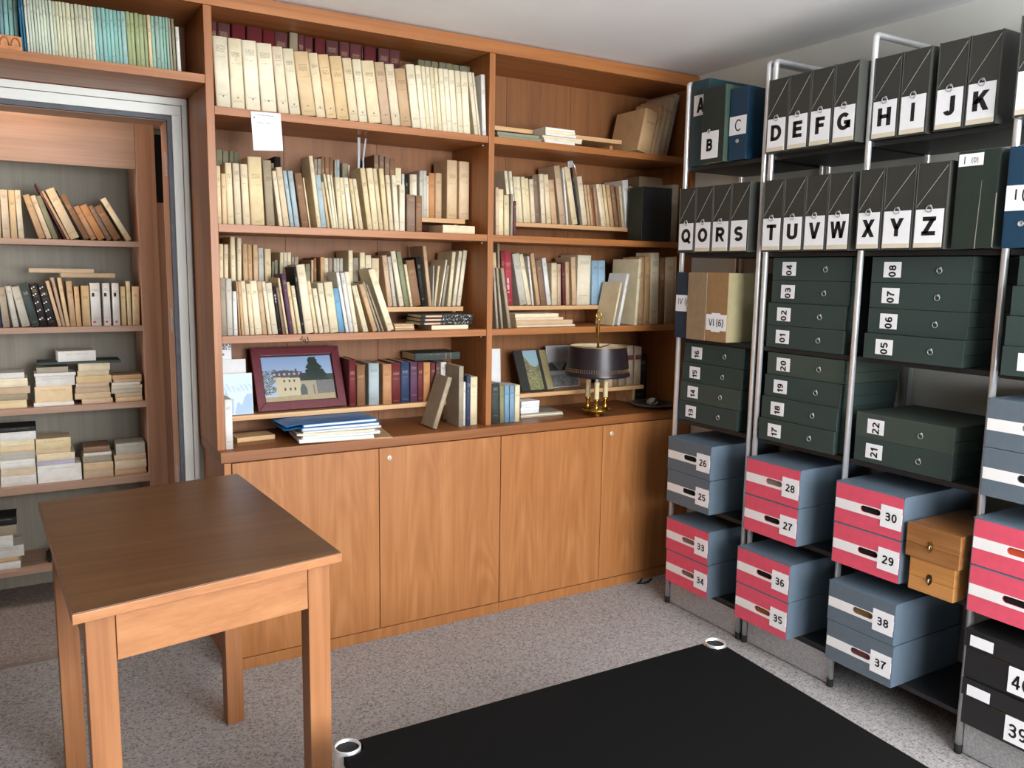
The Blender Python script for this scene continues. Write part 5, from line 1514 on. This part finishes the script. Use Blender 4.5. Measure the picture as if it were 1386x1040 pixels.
def house_photo(u, v):
    g = noise2(round(u * 110), round(v * 70))
    sky = (178 - 46 * v, 192 - 34 * v, 208 - 14 * v)
    c = sky
    if v < 0.10 + 0.03 * u:
        return (150 + 30 * g, 140 + 20 * g, 112 + 10 * g)
    # left trees
    if u < 0.16 + 0.05 * math.sin(v * 30) and v < 0.62 + 0.1 * noise2(round(u * 40), 1) and g > 0.35 and v > 0.15:
        c = (60 + 40 * g, 68 + 40 * g, 60 + 30 * g)
    # house wall
    top = 0.56 - 0.10 * (u - 0.17)
    if 0.17 < u < 0.52 and v < top:
        c = (192, 180, 150)
        for wx in (0.29, 0.36, 0.43):
            for wy in (0.26, 0.45):
                if abs(u - wx) < 0.012 and abs(v - wy) < 0.03:
                    c = (70, 70, 66)
    if 0.52 <= u < 0.76 and v < 0.47 - 0.16 * (u - 0.52):
        c = (160, 152, 130)
        if abs(u - 0.70) < 0.012 and v < 0.33: c = (110, 104, 92)
    # roof
    if 0.13 < u < 0.56 and top - 0.02 < v < 0.70 - 0.20 * abs(u - 0.30) and v > top - 0.02:
        c = (84, 82, 88)
        if abs(v - 0.60) < 0.025 and (u * 14) % 1 < 0.4: c = (170, 170, 172)
    if abs(u - 0.47) < 0.014 and 0.6 < v < 0.72: c = (80, 76, 78)
    if 0.52 < u < 0.70 and 0.44 < v < 0.62 - 0.4 * abs(u - 0.58): c = (58, 58, 62)
    # shaded hedge to the right
    if u > 0.74 and v < 0.50: c = (104 + 20 * g, 104 + 18 * g, 104 + 14 * g)
    if u > 0.55 and 0.44 < v < 0.58 and u > 0.62: c = (52 + 18 * g, 60 + 18 * g, 56 + 14 * g)
    if 0.50 < u < 0.60 and v < 0.36 and v < 0.36 - 3.0 * abs(u - 0.55) + 0.05: c = (84, 92, 88)
    # conifer
    t = (0.98 - v) / 0.55
    if 0 < t < 1 and abs(u - 0.72 - 0.04 * t) < (0.05 + 0.13 * t) * (0.72 + 0.4 * noise2(round(v * 34), 3)) : c = (34 + 16 * g, 46 + 18 * g, 42 + 14 * g)
    return c


pf = thing('framed_photo', 'framed colour photo of a large pale house, leaning on the riser', 'picture', (0.190, 0.163, 0.9475), 0, rot=(-0.42, 0, 0))
FW, FH, FB = 0.362, 0.262, 0.034
MB().prism([(0, 0), (FW, 0), (FW - FB, FB), (FB, FB)], -0.002, 0.014, 'y').build('frame_bar', M['frame_red'], pf, bevel=0.002)
MB().prism([(0, FH), (FB, FH - FB), (FW - FB, FH - FB), (FW, FH)], -0.002, 0.014, 'y').build('frame_bar', M['frame_red'], pf, bevel=0.002)
MB().prism([(0, 0), (FB, FB), (FB, FH - FB), (0, FH)], -0.002, 0.014, 'y').build('frame_bar', M['frame_red'], pf, bevel=0.002)
MB().prism([(FW, 0), (FW, FH), (FW - FB, FH - FB), (FW - FB, FB)], -0.002, 0.014, 'y').build('frame_bar', M['frame_red'], pf, bevel=0.002)
MB().box(FB - 0.002, FW - FB + 0.002, 0.010, 0.0135, FB - 0.002, FH - FB + 0.002).build('backing', M['frame_dark'], pf)
picture('photo', pf, FW - 2 * FB - 0.008, FH - 2 * FB - 0.008, 120, 78, house_photo, M['photo'], (FB + 0.004, 0.0092, FB + 0.004))


def map_print(u, v):
    c = (206, 226, 240)
    n = math.sin(u * 9 + 1) * 0.10 + math.sin(u * 23) * 0.05
    if 0.58 < v < 0.72 + n * 0.3 and math.sin(u * 40 + v * 30) > -0.2: c = (184, 206, 232)
    if (u - 0.72) * 1.2 + (0.35 - v) * 0.9 > -0.1 + n and v < 0.5: c = (164, 190, 226)
    if u < 0.35 and v < 0.42 + n and u + v > 0.2: c = (168, 192, 226)
    return c


def card(label, x, y, z, w_, h, back, fn=None, mat='paper_white', group='cards and prints standing in the bookcase', nm='picture_card', nx=30, ny=30, th=0.003, cat='card'):
    t = thing(nm, label, cat, (x, y, z + 0.0008 + th * math.sin(back)), 0, group, rot=(-back, 0, 0))
    MB().box(0, w_, 0, th, 0, h).build('card_board', M[mat], t)
    if fn:
        picture('print', t, w_ - 0.004, h - 0.004, nx, ny, fn, M['print'], (0.002, -0.0004, 0.002))
    return t


ZL4, ZR4 = 0.940, 0.945
card('pale blue world map print at the left end of the riser', 0.062, 0.165, ZL4, 0.110, 0.160, 0.08, map_print, nm='map_print')
card('white card standing behind the pale blue map', 0.064, 0.197, ZL4, 0.093, 0.212, 0.06)
card('white card with a small ink sketch, highest behind the blue map', 0.064, 0.225, ZL4, 0.046, 0.283, 0.04,
     lambda u, v: (110, 116, 124) if (0.88 < v < 0.97 and noise2(round(u * 20), round(v * 80)) > 0.45) or (0.80 < v < 0.83 and abs(u - 0.45) < 0.25 and noise2(round(u * 9), 5) > 0.5) else (232, 238, 240), nx=20, ny=100)


def landscape(u, v):
    g = noise2(round(u * 60), round(v * 50))
    if 0.27 < u < 0.70 and v > 0.02:
        if v > 0.70 + 0.12 * math.sin(u * 9) - 0.3 * (u - 0.55): return (138, 168, 176)
        if v > 0.45: return (84 + 70 * g, 80 + 64 * g, 62 + 44 * g)
        return (92 + 60 * g, 94 + 56 * g, 66 + 36 * g)
    if u >= 0.80: return (132 + 20 * g, 122 + 18 * g, 84 + 12 * g)
    return (34 + 8 * g, 34 + 8 * g, 30 + 6 * g)


card('dark album with a green landscape picture leaning beside the lamp', 1.404, 0.165, ZR4, 0.182, 0.205, 0.45, landscape, 'patterned', nm='picture_album', th=0.010, nx=60, ny=60, cat='album')


def grey_photo(u, v):
    g = noise2(round(u * 50), round(v * 50))
    if v > 0.62: return (176, 176, 178)
    if v > 0.40 and math.sin(u * 12) * 0.1 + 0.5 > v - 0.02 * g: return (54 + 20 * g, 54 + 20 * g, 56 + 20 * g)
    if v > 0.30: return (150, 150, 150)
    return (84 + 40 * g, 84 + 40 * g, 84 + 40 * g)


card('grey landscape photograph standing behind the lamp shade', 1.600, 0.245, ZR4, 0.190, 0.205, 0.12, grey_photo, nx=50, ny=50, nm='photo_print')
card('blank white card standing right of the middle post', 1.238, 0.190, ZR4, 0.066, 0.208, 0.05)
# note hanging from the shelf edge
nt_ = thing('paper_note', 'white handwritten note pinned under the left top shelf', 'note', (0.150, -0.0026, 2.056))
MB().prism([(0.0, 0.0), (0.106, 0.003), (0.113, -0.127), (0.007, -0.134)], -0.0006, 0.0, 'y').build('sheet', M['paper_white'], nt_)
rw = random.Random(3)
for zz_, x0_, x1_ in ((-0.009, 0.022, 0.085), (-0.036, 0.022, 0.046), (-0.036, 0.056, 0.072)):
    pts = []
    n_ = int((x1_ - x0_) / 0.0016)
    for q in range(n_):
        pts.append((x0_ + q * 0.0016, -0.0009, zz_ + (rw.uniform(-0.0024, 0.0026) if q % 2 else -0.001)))
    MB().tube(pts, 0.0006, 4).build('handwriting', M['ink2'], nt_)
MB().lathe([(0.0, 0.0025), (0.002, 0.002), (0.0022, 0.0)], n=10).build('pin', M['ink'], nt_, (0.012, -0.0008, -0.020), (PI / 2, 0, 0))
# ribbon tail hanging over the third shelf edge
rb = MB()
for k in range(3):
    pts = []
    for q in range(10):
        a = q / 9
        pts.append((0.318 + 0.010 * k + 0.006 * math.sin(a * 7 + k), -0.0005 + 0.012 * (1 - a) ** 3 - 0.0035 * math.sin(a * PI), Z3 + 0.002 - 0.034 * math.sin(a * PI * (0.6 + 0.15 * k)) * (0.7 + 0.2 * k)))
    rb.tube(pts, 0.0009, 6)
tag(rb.build('ribbon', M['ink']), 'black ribbon ends hanging over the third left shelf edge', 'ribbon')
# bent metal prongs behind the second left shelf
pr = thing('metal_prongs', 'two bent metal prongs sticking up behind the second left shelf books', 'clip', (0.60, 0.150, 1.9000))
MB().box(0.0, 0.045, 0.0, 0.0015, -0.02, 0.0).build('base_plate', M['dull_steel'], pr)
MB().prism([(0.003, 0), (0.012, 0), (0.014, 0.05), (0.016, 0.127), (0.004, 0.127), (0.005, 0.06)], 0.0, 0.0012, 'y').build('prong', M['dull_steel'], pr)
MB().prism([(0.024, 0), (0.032, 0), (0.030, 0.04), (0.042, 0.125), (0.036, 0.127), (0.024, 0.045)], 0.0, 0.0012, 'y').build('prong', M['dull_steel'], pr)
cl = thing('metal_clip', 'shiny metal clip on the black book of the second right shelf', 'clip', (1.625, 0.150, 1.985), 0, rot=(0, -0.2, 0))
MB().prism([(0, 0), (0.026, 0), (0.030, 0.030), (0.004, 0.030)], 0.0, 0.010, 'y').build('jaw', M['steel'], cl, bevel=0.001)
MB().tube([(0.028, 0.004, 0.028), (0.040, 0.004, 0.0), (0.044, 0.004, -0.04)], 0.002, 8).build('spring_arm', M['chrome'], cl)

# boxes at the right end of the second shelf
bb = thing('document_box', 'black document box standing at the right end of the second shelf', 'box', (1.972, 0.028, Z2 + 0.0005))
MB().box(0, 0.1815, 0, 0.004, 0, 0.255).build('front', M['blackbox'], bb, bevel=0.0015)
MB().box(0.001, 0.1805, 0.0045, 0.105, 0, 0.254).build('body', M['green_bind'], bb, bevel=0.001)
MB().box(0.150, 0.1525, -0.0005, 0.0, 0, 0.255).build('spine_fold', M['slot_dark'], bb)
bx2 = thing('paper_carton', 'tan carton with flat lid standing behind the black document box', 'carton', (2.092, 0.205, Z2 + 0.0005))
MB().box(0, 0.148, 0, 0.115, 0, 0.27).build('base', M['carton2'], bx2, bevel=0.001)
MB().box(-0.002, 0.150, -0.002, 0.117, 0.2705, 0.325).build('lid', M['carton1'], bx2, bevel=0.001)

# small things on the worktop, right bay
z = ZC
for k in range(3):
    t = thing('paper_sheaf', '%s beige paper sheaf under the small white boxes' % ('lowest', 'middle', 'uppermost')[k], 'papers', (1.345 + 0.004 * k, 0.078 + 0.004 * k, z + 0.0004), -0.04 * k, 'papers right of the blue books')
    MB().box(0, 0.235 - 0.01 * k, 0, 0.17, 0, 0.0058).build('sheet_bundle', M['paper_grey' if k != 1 else 'paper_cream'], t)
    z += 0.0066
for k in range(2):
    t = thing('small_box', '%s white cardboard box on the beige papers' % ('lower', 'upper')[k], 'box', (1.350 + 0.003 * k, 0.085, z + 0.0004), 0.02 * k, 'small white boxes')
    MB().box(0, 0.098, 0, 0.09, 0, 0.015).build('base', M['paper_white'], t, bevel=0.001)
    MB().box(-0.0008, 0.0988, -0.0008, 0.0908, 0.0153, 0.0275).build('lid', M['label'], t, bevel=0.001)
    z += 0.0282
dsh = thing('round_dish', 'dark round woven dish on the worktop beside the shelving', 'dish', (2.128, 0.080, ZC))
MB().lathe([(0.0, 0.0035), (0.070, 0.004), (0.100, 0.012), (0.110, 0.019), (0.114, 0.019), (0.112, 0.014), (0.090, 0.001), (0.0, 0.0003)], n=40).build('bowl', M['wicker'], dsh)
rim = MB()
for k in range(60):
    a = 2 * PI * k / 60
    rim.tube([(0.112 * math.cos(a) - 0.004 * math.sin(a), 0.112 * math.sin(a) + 0.004 * math.cos(a), 0.0165), (0.112 * math.cos(a + 0.07), 0.112 * math.sin(a + 0.07), 0.0215)], 0.0022, 5)
o = rim.build('braided_rim', M['carton1'], dsh)
o['kind'] = 'stuff'
fg = thing('white_shell', 'small white shell-like ornament on the round dish', 'ornament', (2.128, 0.085, ZC + 0.0050), 0.4)
MB().lathe([(0.0, 0.0), (0.020, 0.002), (0.030, 0.012), (0.026, 0.026), (0.012, 0.037), (0.0, 0.040)], n=18).build('shell_body', M['stone_white'], fg)
MB().tube([(-0.024, -0.010, 0.010), (-0.008, -0.024, 0.030), (0.014, -0.018, 0.038)], 0.006, 8).build('dark_seam', M['wicker'], fg)

# ------------------------------------------------------------------ brass lamp with metal shade
lp = thing('bouillotte_lamp', 'brass three-candle table lamp with dark purple metal shade on the worktop', 'lamp', (1.704, -0.0130, ZC))
MB().lathe([(0.0, 0.002), (0.032, 0.0), (0.035, 0.004), (0.034, 0.014), (0.044, 0.020), (0.066, 0.027), (0.071, 0.033), (0.069, 0.037), (0.058, 0.034), (0.030, 0.033), (0.012, 0.036), (0.0, 0.037)], n=40).build('base', M['brass'], lp)
MB().lathe([(0.0058, 0.034), (0.0058, 0.446), (0.0065, 0.448), (0.0065, 0.457), (0.0, 0.459)], n=14).build('rod', M['brass'], lp)
pts = []
for k in range(17):
    a = 2 * PI * k / 16
    pts.append((0.0096 * math.sin(a), -0.0072 * math.sin(a), 0.470 + 0.012 * math.cos(a)))
MB().tube(pts, 0.0030, 8, caps=False).build('finial_ring', M['brass'], lp)
for k in range(3):
    a = -2.216 + k * 2 * PI / 3
    cx, cy = 0.047 * math.cos(a), 0.047 * math.sin(a)
    arm = MB().lathe([(0.015, 0.036), (0.011, 0.040), (0.009, 0.046), (0.0088, 0.072), (0.013, 0.078), (0.0135, 0.084), (0.011, 0.086), (0.0, 0.086)], (cx, cy, 0), 18).build('candle_cup', M['brass'], lp)
    MB().lathe([(0.0118, 0.0865), (0.0118, 0.150), (0.0128, 0.157), (0.0120, 0.166), (0.006, 0.166), (0.0, 0.165)], (cx, cy, 0), 18).build('candle_sleeve', M['ivory'], arm)
    MB().lathe([(0.005, 0.1665), (0.006, 0.172), (0.009, 0.180), (0.0085, 0.190), (0.004, 0.205), (0.0, 0.210)], (cx, cy, 0), 14).build('bulb', M['glass'], arm)
zb, ztp, rb_, rt_ = 0.192, 0.330, 0.150, 0.132
sh = MB()
sh.lathe([(rb_, zb), (rb_ + 0.002, zb + 0.004), (rb_ - 0.001, zb + 0.012), (rt_ + 0.001, ztp - 0.004), (rt_, ztp)], n=56)
shade = sh.build('shade', M['shade'], lp)
MB().lathe([(rb_ - 0.0015, zb + 0.0005), (rt_ - 0.002, ztp - 0.0006)], n=56).build('shade_lining', M['shade_in'], shade)
MB().lathe([(rt_ - 0.0022, ztp - 0.001), (rt_ + 0.0012, ztp + 0.001), (rt_ + 0.0018, ztp - 0.002)], n=56).build('gilt_rim', M['gold'], shade)
lv = MB()
for k in range(84):
    a = 2 * PI * k / 84
    for s in (-1, 1):
        z0 = zb + 0.030 + s * 0.0045
        rr_ = rb_ - 0.001 - (z0 - zb - 0.012) / (ztp - zb - 0.016) * (rb_ - rt_) + 0.0012
        a1 = a + 0.028
        lv.tube([(rr_ * math.cos(a), rr_ * math.sin(a), z0 - s * 0.0035), (rr_ * math.cos(a1), rr_ * math.sin(a1), z0 + s * 0.0035)], 0.0008, 5)
o = lv.build('gilt_laurel_band', M['gold'], shade)
o['kind'] = 'stuff'
rr_ = rb_ - 0.001 - 0.83 * (rb_ - rt_)
MB().lathe([(rr_ + 0.0008, ztp - 0.0250), (rr_ + 0.0012, ztp - 0.0242), (rr_ + 0.0006, ztp - 0.0236)], n=56).build('gilt_line', M['gold'], shade)
for k in range(3):
    a = 0.5 + 2 * PI * k / 3
    MB().tube([(0, 0, ztp - 0.012), (0.130 * math.cos(a), 0.130 * math.sin(a), ztp - 0.004)], 0.0022, 6).build('shade_spoke', M['old_brass'], shade)
MB().lathe([(0.0, ztp - 0.020), (0.008, ztp - 0.018), (0.009, ztp - 0.010), (0.006, ztp - 0.004), (0.0, ztp - 0.003)], n=14).build('shade_hub', M['old_brass'], shade)

# ------------------------------------------------------------------ ochre ornament over the doorway, cable on the floor
tc_ = thing('terracotta_ornament', 'ochre carved terracotta block in front of the blue magazines above the doorway', 'ornament', (-0.665, 0.006, 2.1635))
MB().box(0, 0.125, 0.004, 0.040, 0, 0.043).build('block', M['terracotta'], tc_, bevel=0.003)
for k in range(4):
    cx = 0.018 + k * 0.030
    pts = [(cx + 0.012 * math.cos(a), 0.003, 0.012 + 0.024 * math.sin(a)) for a in [PI * q / 10 for q in range(11)]]
    MB().tube(pts, 0.0022, 6).build('carved_arch', M['cardbox'], tc_)
cb = MB().tube([(1.985, -0.055, 0.006), (1.96, -0.075, 0.006), (1.93, -0.090, 0.006), (1.955, -0.105, 0.006), (1.995, -0.095, 0.006), (2.03, -0.075, 0.006)], 0.004, 8)
tag(cb.build('cable', M['rubber']), 'short black cable lying on the carpet by the right cupboard', 'cable')
